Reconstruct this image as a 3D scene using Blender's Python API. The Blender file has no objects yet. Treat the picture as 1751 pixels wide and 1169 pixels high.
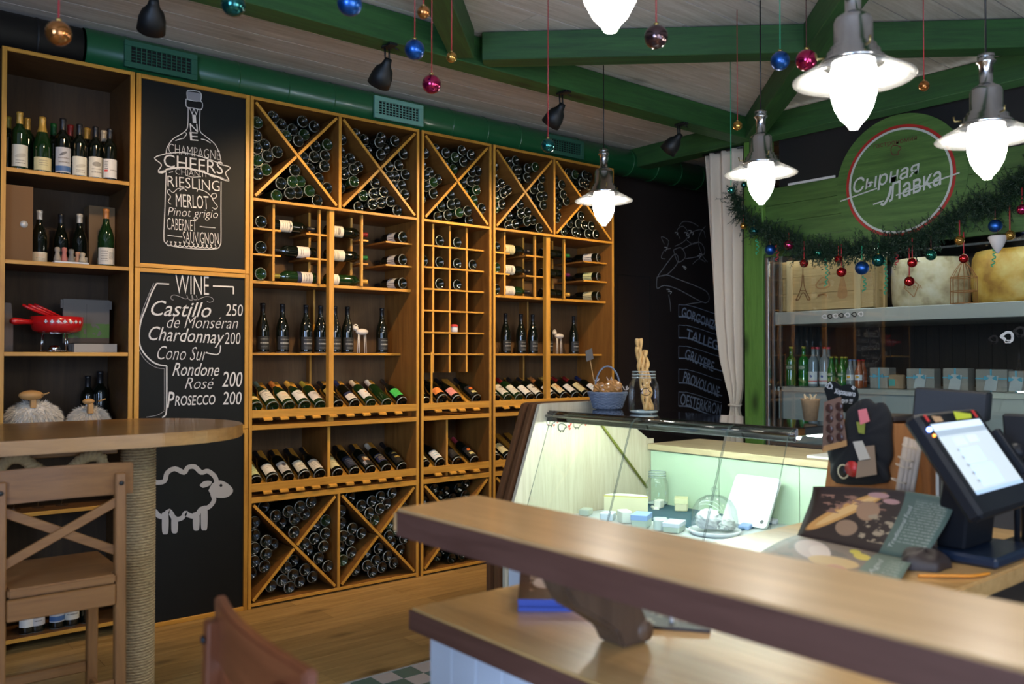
EXPO = 0.8; DAY1 = 105.0; DAY2 = 48.0; TUBE = 42.0; GLOBE = 34.0; SPOT = 52.0; BULB = 8.0; COOL = 10.0
import bpy, bmesh, math, random
from mathutils import Vector, Matrix
random.seed(7)
C = bpy.context.scene.collection
PI = math.pi
# ---------------------------------------------------------------- camera, light, exposure
F = 1468.0; CX = 875.5; CY = 584.5
YAW = math.radians(50.5); PIT = math.atan(27.5/F)
CAM = (0.0, -4.84, 1.46)
_R = (math.sin(YAW), -math.cos(YAW), 0.0)
_F = (math.cos(YAW)*math.cos(PIT), math.sin(YAW)*math.cos(PIT), math.sin(PIT))
_U = (-math.cos(YAW)*math.sin(PIT), -math.sin(YAW)*math.sin(PIT), math.cos(PIT))
cd = bpy.data.cameras.new('camera'); cam = bpy.data.objects.new('camera', cd); C.objects.link(cam)
m = Matrix(((_R[0], _U[0], -_F[0], CAM[0]), (_R[1], _U[1], -_F[1], CAM[1]), (_R[2], _U[2], -_F[2], CAM[2]), (0, 0, 0, 1)))
cam.matrix_world = m
cd.sensor_width = 36.0; cd.lens = F/1751*36.0; cd.clip_start = 0.05
cd.dof.use_dof = True; cd.dof.focus_distance = 5.3; cd.dof.aperture_fstop = 2.6
sc = bpy.context.scene; sc.camera = cam
sc.view_settings.view_transform = 'Standard'; sc.view_settings.look = 'None'
sc.view_settings.gamma = 1.0; sc.view_settings.use_curve_mapping = False
sc.view_settings.exposure = EXPO
sc.cycles.use_denoising = True
sc.cycles.max_bounces = 8; sc.cycles.diffuse_bounces = 3; sc.cycles.glossy_bounces = 3
sc.cycles.transparent_max_bounces = 16; sc.cycles.sample_clamp_indirect = 4.0
w = bpy.data.worlds.new('world'); sc.world = w; w.use_nodes = True
w.node_tree.nodes['Background'].inputs[0].default_value = (0.35, 0.55, 1.0, 1)
w.node_tree.nodes['Background'].inputs[1].default_value = 0.6

def light(name, kind, loc, energy, color, rot=None, target=None, **kw):
    l = bpy.data.lights.new(name, kind); l.energy = energy; l.color = color
    for k, v in kw.items(): setattr(l, k, v)
    o = bpy.data.objects.new(name, l); C.objects.link(o); o.location = loc
    if target is not None:
        o.rotation_euler = (Vector(target)-Vector(loc)).to_track_quat('-Z', 'Y').to_euler()
    return o
# daylight through the shop window in the left wall and through the one behind the camera
light('daylight_side', 'AREA', (-2.42, -5.0, 1.7), DAY1, (0.45, 0.64, 1.0), target=(1.2, -4.2, .8), shape='RECTANGLE', size=1.7, size_y=1.9)
light('daylight_back', 'AREA', (1.4, -6.1, 1.7), DAY2, (0.62, 0.76, 1.0), target=(1.8, -3, 2.3), shape='RECTANGLE', size=3.0, size_y=1.9)

def at(px, py, ax, v):          # where the sight line through a pixel meets a wall or a top of the room
    a = (px-CX)/F; b = -(py-CY)/F
    r = [_F[i]+a*_R[i]+b*_U[i] for i in range(3)]; t = (v-CAM[ax])/r[ax]
    return Vector([CAM[i]+t*r[i] for i in range(3)])

# ---------------------------------------------------------------- materials
def lin(c): return tuple(((x/255)/12.92 if x <= 10 else (((x/255)+0.055)/1.055)**2.4) for x in c)
_M = {}
class N:
    def __init__(s, name):
        s.m = bpy.data.materials.new(name); s.m.use_nodes = True; s.t = s.m.node_tree
        s.b = s.t.nodes['Principled BSDF']; s.out = s.t.nodes['Material Output']
    def n(s, typ, **kw):
        x = s.t.nodes.new(typ)
        for k, v in kw.items():
            if k in x.inputs: s.set(x.inputs[k], v)
            elif hasattr(x, k): setattr(x, k, v)
        return x
    def set(s, sock, v):
        if isinstance(v, bpy.types.NodeSocket): s.t.links.new(v, sock)
        else:
            if hasattr(sock.default_value, '__len__') and not isinstance(v, (int, float)):
                v = tuple(v); n = len(sock.default_value)
                v = v + (1.0,)*(n-len(v)) if len(v) < n else v
            sock.default_value = v
    def math(s, op, a, b=0.0, c=0.0):
        x = s.t.nodes.new('ShaderNodeMath'); x.operation = op
        s.set(x.inputs[0], a); s.set(x.inputs[1], b); s.set(x.inputs[2], c); return x.outputs[0]
    def mix(s, f, a, b):
        x = s.t.nodes.new('ShaderNodeMix'); x.data_type = 'RGBA'
        s.set(x.inputs[0], f); s.set(x.inputs[6], a); s.set(x.inputs[7], b); return x.outputs[2]
    def ramp(s, f, stops):
        x = s.t.nodes.new('ShaderNodeValToRGB'); s.set(x.inputs[0], f); e = x.color_ramp.elements
        while len(e) < len(stops): e.new(0.5)
        for q, (p, c) in zip(e, stops): q.position = p; q.color = tuple(c)+(1,)
        return x.outputs[0]
    def obj(s, sx=1, sy=1, sz=1, off=None):
        tc = s.t.nodes.new('ShaderNodeTexCoord'); mp = s.t.nodes.new('ShaderNodeMapping')
        s.t.links.new(tc.outputs['Object'], mp.inputs[0]); mp.inputs['Scale'].default_value = (sx, sy, sz)
        return mp.outputs[0]
    def noise(s, vec, scale, detail=4, rough=.55, dist=0.0):
        x = s.t.nodes.new('ShaderNodeTexNoise'); s.set(x.inputs['Vector'], vec)
        x.inputs['Scale'].default_value = scale; x.inputs['Detail'].default_value = detail
        x.inputs['Roughness'].default_value = rough; x.inputs['Distortion'].default_value = dist
        return x.outputs[0]
    def bump(s, h, strength=.3, dist=.01):
        x = s.t.nodes.new('ShaderNodeBump'); x.inputs['Strength'].default_value = strength
        x.inputs['Distance'].default_value = dist; s.t.links.new(h, x.inputs['Height']); s.t.links.new(x.outputs[0], s.b.inputs['Normal'])

def plain(name, col, rough=.5, metal=0.0, emit=0.0, coat=0.0, spec=None, noise=0.0, nscale=8):
    if name in _M: return _M[name]
    g = N(name); b = g.b
    if noise:
        f = g.noise(g.obj(), nscale, 5)
        c2 = tuple(x*(1-noise) for x in col); c1 = tuple(min(1, x*(1+noise)) for x in col)
        g.set(b.inputs['Base Color'], g.mix(f, c2, c1))
    else: b.inputs['Base Color'].default_value = tuple(col)+(1,)
    b.inputs['Roughness'].default_value = rough; b.inputs['Metallic'].default_value = metal
    b.inputs['Coat Weight'].default_value = coat; b.inputs['Coat Roughness'].default_value = .05
    if spec is not None: b.inputs['Specular IOR Level'].default_value = spec
    if emit:
        b.inputs['Emission Color'].default_value = tuple(col)+(1,); b.inputs['Emission Strength'].default_value = emit
    _M[name] = g.m; return g.m

def wood(name, dark, light_, axis=0, rough=.45, scale=1.0, bump=.15, knots=0.0, coat=0.0, rnd=.12):
    key = name+'xyz'[axis]
    if key in _M: return _M[key]
    g = N(key); s = [14, 14, 14]; s[axis] = 1.1
    v = g.obj(*[q*scale for q in s])
    oi = g.t.nodes.new('ShaderNodeObjectInfo')
    ad = g.t.nodes.new('ShaderNodeVectorMath'); ad.operation = 'ADD'; g.t.links.new(v, ad.inputs[0])
    cb = g.t.nodes.new('ShaderNodeCombineXYZ')
    for i in range(3): g.set(cb.inputs[i], g.math('MULTIPLY', oi.outputs['Random'], 37.0+9*i))
    g.t.links.new(cb.outputs[0], ad.inputs[1]); v = ad.outputs[0]
    n1 = g.noise(v, 1.6, 6, .6, 1.2); n2 = g.noise(v, 9.0, 3, .7)
    f = g.math('ADD', g.math('MULTIPLY', n1, .75), g.math('MULTIPLY', n2, .25))
    col = g.ramp(f, [(.32, dark), (.68, light_)])
    k = g.math('ADD', 1-rnd, g.math('MULTIPLY', oi.outputs['Random'], 2*rnd))
    vm = g.t.nodes.new('ShaderNodeVectorMath'); vm.operation = 'SCALE'; g.t.links.new(col, vm.inputs[0]); g.t.links.new(k, vm.inputs['Scale'])
    col = vm.outputs[0]
    if knots:
        s2 = [3.5, 3.5, 3.5]; s2[axis] = 1.4
        vo = g.t.nodes.new('ShaderNodeTexVoronoi'); g.set(vo.inputs['Vector'], g.obj(*s2)); vo.inputs['Scale'].default_value = 1.0
        kf = g.math('MULTIPLY', g.math('SUBTRACT', .16, vo.outputs['Distance']), 7.0*knots)
        kx = g.t.nodes.new('ShaderNodeClamp'); g.set(kx.inputs[0], kf)
        col = g.mix(kx.outputs[0], col, tuple(x*.35 for x in dark))
    g.set(g.b.inputs['Base Color'], col); g.b.inputs['Roughness'].default_value = rough
    g.b.inputs['Coat Weight'].default_value = coat; g.b.inputs['Coat Roughness'].default_value = .12
    if bump: g.bump(f, bump, .004)
    _M[key] = g.m; return g.m

def glass(name, tint=(1, 1, 1), rough=0.0, ior=1.45, boost=1.0, cap=1.0):
    if name in _M: return _M[name]
    g = N(name); g.t.nodes.remove(g.b)
    tr = g.t.nodes.new('ShaderNodeBsdfTransparent'); tr.inputs[0].default_value = tuple(tint)+(1,)
    gl = g.t.nodes.new('ShaderNodeBsdfGlossy'); gl.inputs['Roughness'].default_value = rough
    fr = g.t.nodes.new('ShaderNodeFresnel'); fr.inputs[0].default_value = ior
    mx = g.t.nodes.new('ShaderNodeMixShader')
    g.t.links.new(g.math('MINIMUM', g.math('MULTIPLY', fr.outputs[0], boost), cap), mx.inputs[0])
    g.t.links.new(tr.outputs[0], mx.inputs[1]); g.t.links.new(gl.outputs[0], mx.inputs[2]); g.t.links.new(mx.outputs[0], g.out.inputs[0])
    _M[name] = g.m; return g.m

def printed(name, base, shapes, rough=.5, emit=0.0):
    """flat print laid out on the UV square of a label, page or screen"""
    if name in _M: return _M[name]
    g = N(name); uv = g.t.nodes.new('ShaderNodeUVMap'); sp = g.t.nodes.new('ShaderNodeSeparateXYZ')
    g.t.links.new(uv.outputs[0], sp.inputs[0]); u, v = sp.outputs[0], sp.outputs[1]; col = base
    def rng(x, a, b): return g.math('MULTIPLY', g.math('GREATER_THAN', x, a), g.math('LESS_THAN', x, b))
    for s in shapes:
        k, p, c = s
        if k == 'rect': f = g.math('MULTIPLY', rng(u, p[0], p[1]), rng(v, p[2], p[3]))
        elif k == 'ell':
            cu, cv, ru, rv, a = p; ca, sa = math.cos(a), math.sin(a)
            du = g.math('SUBTRACT', u, cu); dv = g.math('SUBTRACT', v, cv)
            x = g.math('DIVIDE', g.math('ADD', g.math('MULTIPLY', du, ca), g.math('MULTIPLY', dv, sa)), ru)
            y = g.math('DIVIDE', g.math('SUBTRACT', g.math('MULTIPLY', dv, ca), g.math('MULTIPLY', du, sa)), rv)
            d = g.math('ADD', g.math('MULTIPLY', x, x), g.math('MULTIPLY', y, y))
            cl = g.t.nodes.new('ShaderNodeClamp'); g.set(cl.inputs[0], g.math('MULTIPLY', g.math('SUBTRACT', 1.0, d), 5.0)); f = cl.outputs[0]
        elif k == 'lines':
            r = g.math('FRACT', g.math('MULTIPLY', v, p[4])); f = g.math('MULTIPLY', rng(r, .3, .62), g.math('MULTIPLY', rng(u, p[0], p[1]), rng(v, p[2], p[3])))
            cb = g.t.nodes.new('ShaderNodeCombineXYZ'); g.set(cb.inputs[0], g.math('MULTIPLY', u, 60.0)); g.set(cb.inputs[1], g.math('FLOOR', g.math('MULTIPLY', v, p[4])))
            f = g.math('MULTIPLY', f, g.math('GREATER_THAN', g.noise(cb.outputs[0], 1.0, 2), .47))
        elif k == 'mottle':
            f = g.math('MULTIPLY', g.math('GREATER_THAN', g.noise(uv.outputs[0], p[4], 3), p[5]), g.math('MULTIPLY', rng(u, p[0], p[1]), rng(v, p[2], p[3])))
        col = g.mix(f, col, c)
    g.set(g.b.inputs['Base Color'], col); g.b.inputs['Roughness'].default_value = rough
    if emit:
        g.set(g.b.inputs['Emission Color'], col); g.b.inputs['Emission Strength'].default_value = emit
    _M[name] = g.m; return g.m

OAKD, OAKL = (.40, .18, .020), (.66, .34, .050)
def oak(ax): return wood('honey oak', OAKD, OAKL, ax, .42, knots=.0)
def oakin(ax): return wood('shaded oak board', (.15, .060, .012), (.27, .120, .025), ax, .45)  # interior shade of the racks is put into this darker oak
BEAMG = lambda ax: wood('green stained beam', (.014, .058, .016), (.034, .125, .028), ax, .6, knots=1.0)
WKT = lambda ax: wood('golden worktop', (.50, .27, .085), (.72, .44, .17), ax, .30, coat=.3)
CNT = lambda ax: wood('counter beech', (.46, .26, .10), (.66, .41, .19), ax, .30, coat=.4)
M_slate = plain('slate black', (.0045, .0060, .0062), .6, noise=.5, nscale=3, spec=.25)
M_chalk = plain('white chalk', (.62, .62, .61), .9)
M_chalkdim = plain('faint chalk', (.30, .30, .31), .9)
M_chalkblue = plain('grey blue chalk', (.38, .45, .56), .9)
M_glassb = plain('black bottle glass', (.003, .005, .003), .06, spec=.6, coat=.3)
M_glassg = plain('green bottle glass', (.006, .024, .006), .06, spec=.7, coat=.3)
M_black = plain('black plastic', (.008, .008, .010), .35)
M_blackm = plain('black lacquered metal', (.006, .007, .008), .5)
M_steel = plain('brushed steel', (.55, .56, .58), .28, 1.0)
M_zinc = plain('grey shelf steel', (.40, .40, .39), .45, .3)
M_duct = plain('green duct paint', (.012, .105, .035), .32, coat=.3)
M_vent = plain('green grille paint', (.03, .13, .085), .35, .2)
M_hole = plain('dark duct inside', (.004, .006, .005), .8)
M_brown = plain('dark brown wall paint', (.018, .011, .009), .75, noise=.2)
M_white = plain('white paint', (.62, .64, .66), .45)
M_gclear = glass('clear glass', (.96, .99, .97), boost=1.3)
M_gjar = glass('jar glass', (.985, .995, .99), boost=1.2, ior=1.4, cap=.38)

# ---------------------------------------------------------------- mesh builders
def tag(o, label=None, cat=None, group=None, kind=None):
    if label: o['label'] = label
    if cat: o['category'] = cat
    if group: o['group'] = group
    if kind: o['kind'] = kind
    return o
def link(name, me, mat=None, parent=None):
    if mat is not None and not me.materials: me.materials.append(mat)
    o = bpy.data.objects.new(name, me); C.objects.link(o)
    if parent is not None:
        o.parent = parent; o.matrix_parent_inverse = parent.matrix_world.inverted() if parent.get('_abs') else Matrix()
    return o
def empty(name, loc, label, cat, group=None, kind=None):
    """a thing whose parts are built in room coordinates: child matrices undo the parent's place"""
    e = bpy.data.objects.new(name, None); C.objects.link(e); e.location = loc; e.empty_display_size = .05
    e.matrix_world = Matrix.Translation(loc); e['_abs'] = 1
    return tag(e, label, cat, group, kind)
def me_from(verts, faces, smooth=False, name='mesh'):
    me = bpy.data.meshes.new(name); me.from_pydata([tuple(v) for v in verts], [], faces); me.update()
    if smooth:
        for p in me.polygons: p.use_smooth = True
    return me
BF = [(0, 3, 2, 1), (4, 5, 6, 7), (0, 1, 5, 4), (1, 2, 6, 5), (2, 3, 7, 6), (3, 0, 4, 7)]
def hexa(name, c8, mat, parent=None, bev=0.0):
    me = me_from(c8, BF)
    if bev:
        bm = bmesh.new(); bm.from_mesh(me)
        bmesh.ops.bevel(bm, geom=list(bm.edges), offset=bev, segments=1, affect='EDGES'); bm.to_mesh(me); bm.free()
    return link(name, me, mat, parent)
def box(name, x0, x1, y0, y1, z0, z1, mat, parent=None, bev=0.0):
    if callable(mat):
        d = (x1-x0, y1-y0, z1-z0); mat = mat(d.index(max(d)))
    return hexa(name, [(x0, y0, z0), (x1, y0, z0), (x1, y1, z0), (x0, y1, z0), (x0, y0, z1), (x1, y0, z1), (x1, y1, z1), (x0, y1, z1)], mat, parent, bev)
def prism(name, pts, axis, a0, a1, mat, parent=None, bev=0.0, smooth=False):
    """outline in the plane across axis, extruded from a0 to a1"""
    def v(p, a):
        l = list(p); l.insert(axis, a); return tuple(l)
    n = len(pts); vs = [v(p, a0) for p in pts]+[v(p, a1) for p in pts]
    fs = [tuple(range(n)), tuple(range(2*n-1, n-1, -1))]+[(i, i+n, (i+1) % n+n, (i+1) % n) for i in range(n)]
    me = me_from(vs, fs)
    bm = bmesh.new(); bm.from_mesh(me); bmesh.ops.recalc_face_normals(bm, faces=bm.faces)
    if bev: bmesh.ops.bevel(bm, geom=list(bm.edges), offset=bev, segments=2, affect='EDGES')
    bm.to_mesh(me); bm.free()
    return link(name, me, mat, parent)
def lathe_me(prof, n=20, smooth=True, a0=0.0, a1=2*PI, uv=False):
    full = abs(a1-a0-2*PI) < 1e-6; cols = n if full else n+1
    vs = []; fs = []; uvs = []
    H0 = prof[0][1]; H1 = prof[-1][1]
    for j in range(cols):
        a = a0+(a1-a0)*j/n
        for r, z in prof: vs.append((r*math.cos(a), r*math.sin(a), z))
    k = len(prof)
    for j in range(n):
        j2 = (j+1) % cols if full else j+1
        for i in range(k-1):
            fs.append((j*k+i, j2*k+i, j2*k+i+1, j*k+i+1))
    me = me_from(vs, fs, smooth)
    if uv:
        l = me.uv_layers.new(name='UVMap')
        for p in me.polygons:
            j = p.index//(k-1); i = p.index % (k-1)
            for li, (jj, ii) in zip(p.loop_indices, ((j, i), (j+1, i), (j+1, i+1), (j, i+1))):
                l.data[li].uv = (jj/n, (prof[ii][1]-H0)/(H1-H0 or 1))
    return me
def lathe(name, prof, mat, loc=(0, 0, 0), parent=None, n=24, smooth=True, rot=None):
    me = lathe_me(prof, n, smooth)
    M = Matrix.Translation(loc) @ (rot.to_4x4() if rot else Matrix())
    me.transform(M); return link(name, me, mat, parent)
def tube_me(pts, r, n=8, closed=False):
    pts = [Vector(p) for p in pts]; vs = []; fs = []; up = Vector((0, 0, 1)); m_ = len(pts)
    rr = r if isinstance(r, (list, tuple)) else [r]*m_
    for i, p in enumerate(pts):
        a = pts[(i-1) % m_] if (closed or i > 0) else p; b = pts[(i+1) % m_] if (closed or i < m_-1) else p
        t = (b-a).normalized()
        if i == 0:
            s = t.cross(up); s = t.cross(Vector((0, 1, 0))) if s.length < .05 else s
        else: s = s-t*s.dot(t)
        s.normalize(); q = t.cross(s)
        for j in range(n):
            c = 2*PI*j/n; vs.append(p+(s*math.cos(c)+q*math.sin(c))*rr[i])
    for i in range(m_ if closed else m_-1):
        i2 = (i+1) % m_
        for j in range(n): fs.append((i*n+j, i*n+(j+1) % n, i2*n+(j+1) % n, i2*n+j))
    if not closed: fs += [tuple(range(n-1, -1, -1)), tuple(range((m_-1)*n, m_*n))]
    return me_from(vs, fs, True)
def tube(name, pts, r, mat, parent=None, n=8, closed=False): return link(name, tube_me(pts, r, n, closed), mat, parent)
def join_me(list_):
    bm = bmesh.new()
    for me in list_: bm.from_mesh(me)
    out = bpy.data.meshes.new('mesh'); bm.to_mesh(out); bm.free()
    for p in out.polygons: p.use_smooth = True
    return out
def sphere_me(r, n=16, sx=1, sy=1, sz=1, loc=(0, 0, 0)):
    bm = bmesh.new(); bmesh.ops.create_uvsphere(bm, u_segments=n, v_segments=max(6, n*2//3), radius=r)
    me = bpy.data.meshes.new('mesh'); bm.to_mesh(me); bm.free(); me.transform(Matrix.Translation(loc) @ Matrix.Diagonal((sx, sy, sz, 1)))
    for p in me.polygons: p.use_smooth = True
    return me
def grid_me(fn, nu, nv, smooth=True):
    vs = [fn(i/nu, j/nv) for j in range(nv+1) for i in range(nu+1)]
    fs = [(j*(nu+1)+i, j*(nu+1)+i+1, (j+1)*(nu+1)+i+1, (j+1)*(nu+1)+i) for j in range(nv) for i in range(nu)]
    me = me_from(vs, fs, smooth); l = me.uv_layers.new(name='UVMap')
    for p in me.polygons:
        j, i = divmod(p.index, nu)
        for li, (a, b) in zip(p.loop_indices, ((i, j), (i+1, j), (i+1, j+1), (i, j+1))): l.data[li].uv = (a/nu, b/nv)
    return me
def solid(o, t):
    md = o.modifiers.new('thickness', 'SOLIDIFY'); md.thickness = t; md.offset = 0; return o
# ---- drawing and lettering on upright planes.  PB: wall facing the room (-y); PF: fridge wall (-x)
def plane_y(y): return ((1, 0, 0), (0, 0, 1), (0, -1, 0), lambda px, py: at(px, py, 1, y), 1, y)
def plane_x(x): return ((0, -1, 0), (0, 0, 1), (-1, 0, 0), lambda px, py: at(px, py, 0, x), 0, x)
def text_me(s, bold=0.0, shear=0.0, res=3):
    cu = bpy.data.curves.new('t', 'FONT'); cu.body = s; cu.offset = bold; cu.shear = shear; cu.resolution_u = res; cu.size = 1
    o = bpy.data.objects.new('t', cu); C.objects.link(o)
    dg = bpy.context.evaluated_depsgraph_get(); me = bpy.data.meshes.new_from_object(o.evaluated_get(dg))
    bpy.data.objects.remove(o); bpy.data.curves.remove(cu); return me
def text_fit(name, s, P, p0, p1, hpx, mat, parent=None, bold=0.0, shear=0.0, lift=.0015):
    """s runs from pixel p0 to p1 (middle of its height), hpx tall there, laid flat on plane P"""
    X, Y, Nn, f, ax, v = P; me = text_me(s, bold, shear)
    xs = [q.co.x for q in me.vertices]; ys = [q.co.y for q in me.vertices]; x0, x1, y0, y1 = min(xs), max(xs), min(ys), max(ys)
    a = f(*p0); b = f(*p1); mx = ((p0[0]+p1[0])/2, (p0[1]+p1[1])/2)
    h = (f(mx[0], mx[1]-hpx/2)-f(mx[0], mx[1]+hpx/2)).length
    d = b-a; L = d.length; d.normalize(); up = Vector(Nn).cross(d); nn = Vector(Nn)
    for q in me.vertices:
        u = (q.co.x-x0)/(x1-x0)*L; w_ = ((q.co.y-y0)/(y1-y0)-.5)*h
        q.co = a+d*u+up*w_+nn*lift
    me.update()
    return link(name, me, mat, parent)
def strokes(name, lines, P, mat, parent=None, wd=.006, lift=.0012):
    for l_ in lines: o_ = stroke1(name, [l_], P, mat, parent, wd, lift)
    return o_
def stroke1(name, lines, P, mat, parent=None, wd=.006, lift=.0012):
    """chalk lines as flat ribbons; each line a list of pixels on plane P"""
    X, Y, Nn, f, ax, v = P; nn = Vector(Nn); vs = []; fs = []
    for ln in lines:
        wloc = wd
        if isinstance(ln, tuple): ln, wloc = ln
        pts = [f(*p) for p in ln]
        if len(pts) > 2: pts = smooth_line(pts)
        k = len(vs)
        for i, p in enumerate(pts):
            t = (pts[min(i+1, len(pts)-1)]-pts[max(i-1, 0)]).normalized(); s = nn.cross(t)*wloc/2
            vs += [p+s+nn*lift, p-s+nn*lift]
        fs += [(k+2*i, k+2*i+1, k+2*i+3, k+2*i+2) for i in range(len(pts)-1)]
    return link(name, me_from(vs, fs), mat, parent)
def smooth_line(pts, sub=4):
    out = []
    for i in range(len(pts)-1):
        p0 = pts[max(i-1, 0)]; p1 = pts[i]; p2 = pts[i+1]; p3 = pts[min(i+2, len(pts)-1)]
        for k in range(sub):
            t = k/sub
            out.append(.5*((2*p1)+(-p0+p2)*t+(2*p0-5*p1+4*p2-p3)*t*t+(-p0+3*p1-3*p2+p3)*t**3))
    return out+[pts[-1]]
def zm(ox, oy, s, pts): return [(ox+a/s, oy+b/s) for a, b in pts]
def fillpoly(name, pts, P, mat, parent=None, lift=.001):
    X, Y, Nn, f, ax, v = P; vs = smooth_line([f(*p) for p in pts+pts[:1]])[:-1]
    return link(name, me_from([q+Vector(Nn)*lift for q in vs], [tuple(range(len(vs)))]), mat, parent)
# ================================================================ THE SETTING
def structure(o, label=None): o['kind'] = 'structure'; return tag(o, label)
base = structure(box('floor', -2.6, 7.8, -6.3, .6, -.12, -.012, plain('floor screed', (.10, .085, .07), .8)), 'wood plank floor with a checkered tile area by the counter')
FLW = lambda ax: wood('oak floor', (.26, .150, .046), (.46, .29, .105), ax, .42, knots=1.0, rnd=.16)
yy = .44
r0 = 0
while yy > -1.34:
    y2 = max(yy-.178, -1.36); xx = -2.6+((r0*0.63) % 1.2)
    if xx > -2.6: box('floor_plank', -2.6, xx-.002, y2+.002, yy, -.012, 0, FLW, base)
    while xx < 7.7:
        x2 = min(xx+1.2, 7.7); box('floor_plank', xx, x2-.002, y2+.002, yy, -.012, 0, FLW, base); xx = x2
    yy = y2; r0 += 1
box('floor_plank', -2.6, .49, -6.2, -1.362, -.012, 0, FLW, base)
box('threshold_strip', .49, 7.7, -1.372, -1.36, -.012, .001, plain('pale threshold', (.42, .40, .36), .5), base)
TG = plain('green floor tile', (.09, .17, .13), .3, noise=.25); TW = plain('cream floor tile', (.50, .45, .40), .3, noise=.1)
sx0 = 2.129-15*.1088
tw = None
for j in range(16):
    for i in range(19):
        x0 = sx0+i*.1088; y0 = -1.372-(j+1)*.1088
        if i*1.0 > 18 or j*19+i > 299: continue
        box('floor_tile', x0+.0015, x0+.1073, y0+.0015, y0+.1073, -.012, 0, TG if (i+j) % 2 else TW, base)
bmt = [[], []]
for j in range(44):
    for i in range(66):
        if i < 19 and j < 16 and j*19+i <= 299: continue
        x0 = sx0+i*.1088; y0 = -1.372-(j+1)*.1088
        if x0 > 7.6 or y0 < -6.2: continue
        bmt[(i+j) % 2].append((x0+.0015, y0+.0015))
for k, (nm, mt) in enumerate((('cream_tiling', TW), ('green_tiling', TG))):
    vs = []; fs = []
    for (x, y) in bmt[k]:
        n = len(vs); vs += [(x, y, -.001), (x+.1058, y, -.001), (x+.1058, y+.1058, -.001), (x, y+.1058, -.001), (x, y, -.012), (x+.1058, y, -.012), (x+.1058, y+.1058, -.012), (x, y+.1058, -.012)]
        fs += [(n, n+1, n+2, n+3), (n+4, n+5, n+1, n), (n+5, n+6, n+2, n+1), (n+6, n+7, n+3, n+2), (n+7, n+4, n, n+3)]
    o = link(nm, me_from(vs, fs), mt, base); o['kind'] = 'stuff'

wb = structure(box('wall_back', -2.6, 7.8, .44, .56, 0, 3.3, M_brown), 'dark brown wall behind the wine racks with chalk lettering at its right')
structure(box('wall_right', 7.7, 7.8, -6.3, .44, 0, 3.3, M_brown))
fr = structure(box('wall_front', -2.6, 7.8, -6.3, -6.2, 0, 3.3, plain('grey plaster', (.20, .20, .20), .8)))
w2 = structure(box('window_2', -.1, 2.9, -6.19, -6.18, .75, 2.65, M_gclear))
for a in ((-.16, -.1, .69, 2.71), (2.9, 2.96, .69, 2.71), (-.1, 2.9, .69, .75), (-.1, 2.9, 2.65, 2.71), (1.37, 1.43, .75, 2.65)): box('window_frame', a[0], a[1], -6.2, -6.16, a[2], a[3], M_white, w2)
# left wall with the shop window
wl = structure(box('wall_left', -2.6, -2.5, -6.2, -5.9, 0, 3.3, M_brown))
box('wall_pier', -2.6, -2.5, -4.1, .44, 0, 3.3, M_brown, wl); box('wall_pier', -2.6, -2.5, -5.9, -4.1, 0, .7, M_brown, wl); box('wall_pier', -2.6, -2.5, -5.9, -4.1, 2.75, 3.3, M_brown, wl)
wn = structure(box('window_1', -2.56, -2.55, -5.86, -4.14, .74, 2.71, M_gclear))
for a in ((-5.9, -5.84, .7, 2.75), (-4.16, -4.1, .7, 2.75), (-5.84, -4.16, .7, .76), (-5.84, -4.16, 2.69, 2.75), (-5.03, -4.97, .76, 2.69)):
    box('window_frame', -2.58, -2.52, a[0], a[1], a[2], a[3], M_white, wn)

ce = structure(box('ceiling', -2.6, 7.8, -6.3, .6, 3.262, 3.36, plain('ceiling void', (.03, .028, .025), .9)), 'whitewashed plank ceiling above green beams')
CP = lambda ax: wood('whitewashed plank', (.46, .41, .36), (.72, .68, .64), ax, .6, knots=.8, rnd=.07)
yy = .44; r0 = 0
while yy > -6.1:
    y2 = yy-.197; xx = [1.9, 3.6, .6, 4.9, 2.9][r0 % 5]
    for a, b in ((-2.5, xx), (xx+.003, 7.7)): box('ceiling_plank', a, b, y2+.007, yy, 3.235, 3.262, CP, ce)
    yy = y2; r0 += 1

# dark panelling line and service hatch on the back wall, right of the racks
for (a, b, c, d) in ((5.56, 5.564, .1, 2.2), (5.99, 5.994, .1, 2.2)): box('panel_joint', a, b, .434, .441, c, d, M_hole, wb)
box('panel_joint', 5.56, 5.994, .434, .441, 2.2, 2.204, M_hole, wb)
# green beams
def beam(name, x0, x1, y0, y1, z0, z1, lab): return structure(box(name, x0, x1, y0, y1, z0, z1, BEAMG, None, .004), lab)
beam('trim_1', -2.5, 5.4, -1.1, -.95, 3.07, 3.23, 'green beam running along the ceiling parallel to the racks')
beam('trim_2', 5.4, 5.55, -6.2, .44, 3.07, 3.234, 'green beam above the glass cooler and its sign')
structure(box('trim_3', 5.4, 5.55, -1.17, -1.01, 0, 3.069, wood('bright green stained post', (.065, .17, .022), (.12, .27, .045), 2, .6, knots=1.2), None, .004), 'bright green upright post between curtain and glass cooler')
def slanted(name, p, q, wd, z0, z1, lab):
    p = Vector((p[0], p[1], 0)); q = Vector((q[0], q[1], 0)); d = (q-p); L = d.length; d.normalize()
    g = box(name, 0, L, -wd/2, wd/2, z0, z1, BEAMG, None, .004)
    g.matrix_world = Matrix.Translation(p) @ d.to_track_quat('X', 'Z').to_matrix().to_4x4(); return structure(g, lab)
slanted('trim_4', (5.37, -1.12), (1.0, -5.5), .13, 3.072, 3.232, 'green diagonal beam running from the corner post over the room')
slanted('trim_5', (2.86, -1.12), (5.38, -3.50), .13, 3.076, 3.228, 'green diagonal beam crossing the one from the corner')
slanted('trim_6', (2.72, -1.12), (-.6, -4.44), .13, 3.074, 3.230, 'green diagonal beam over the bar table')
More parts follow.
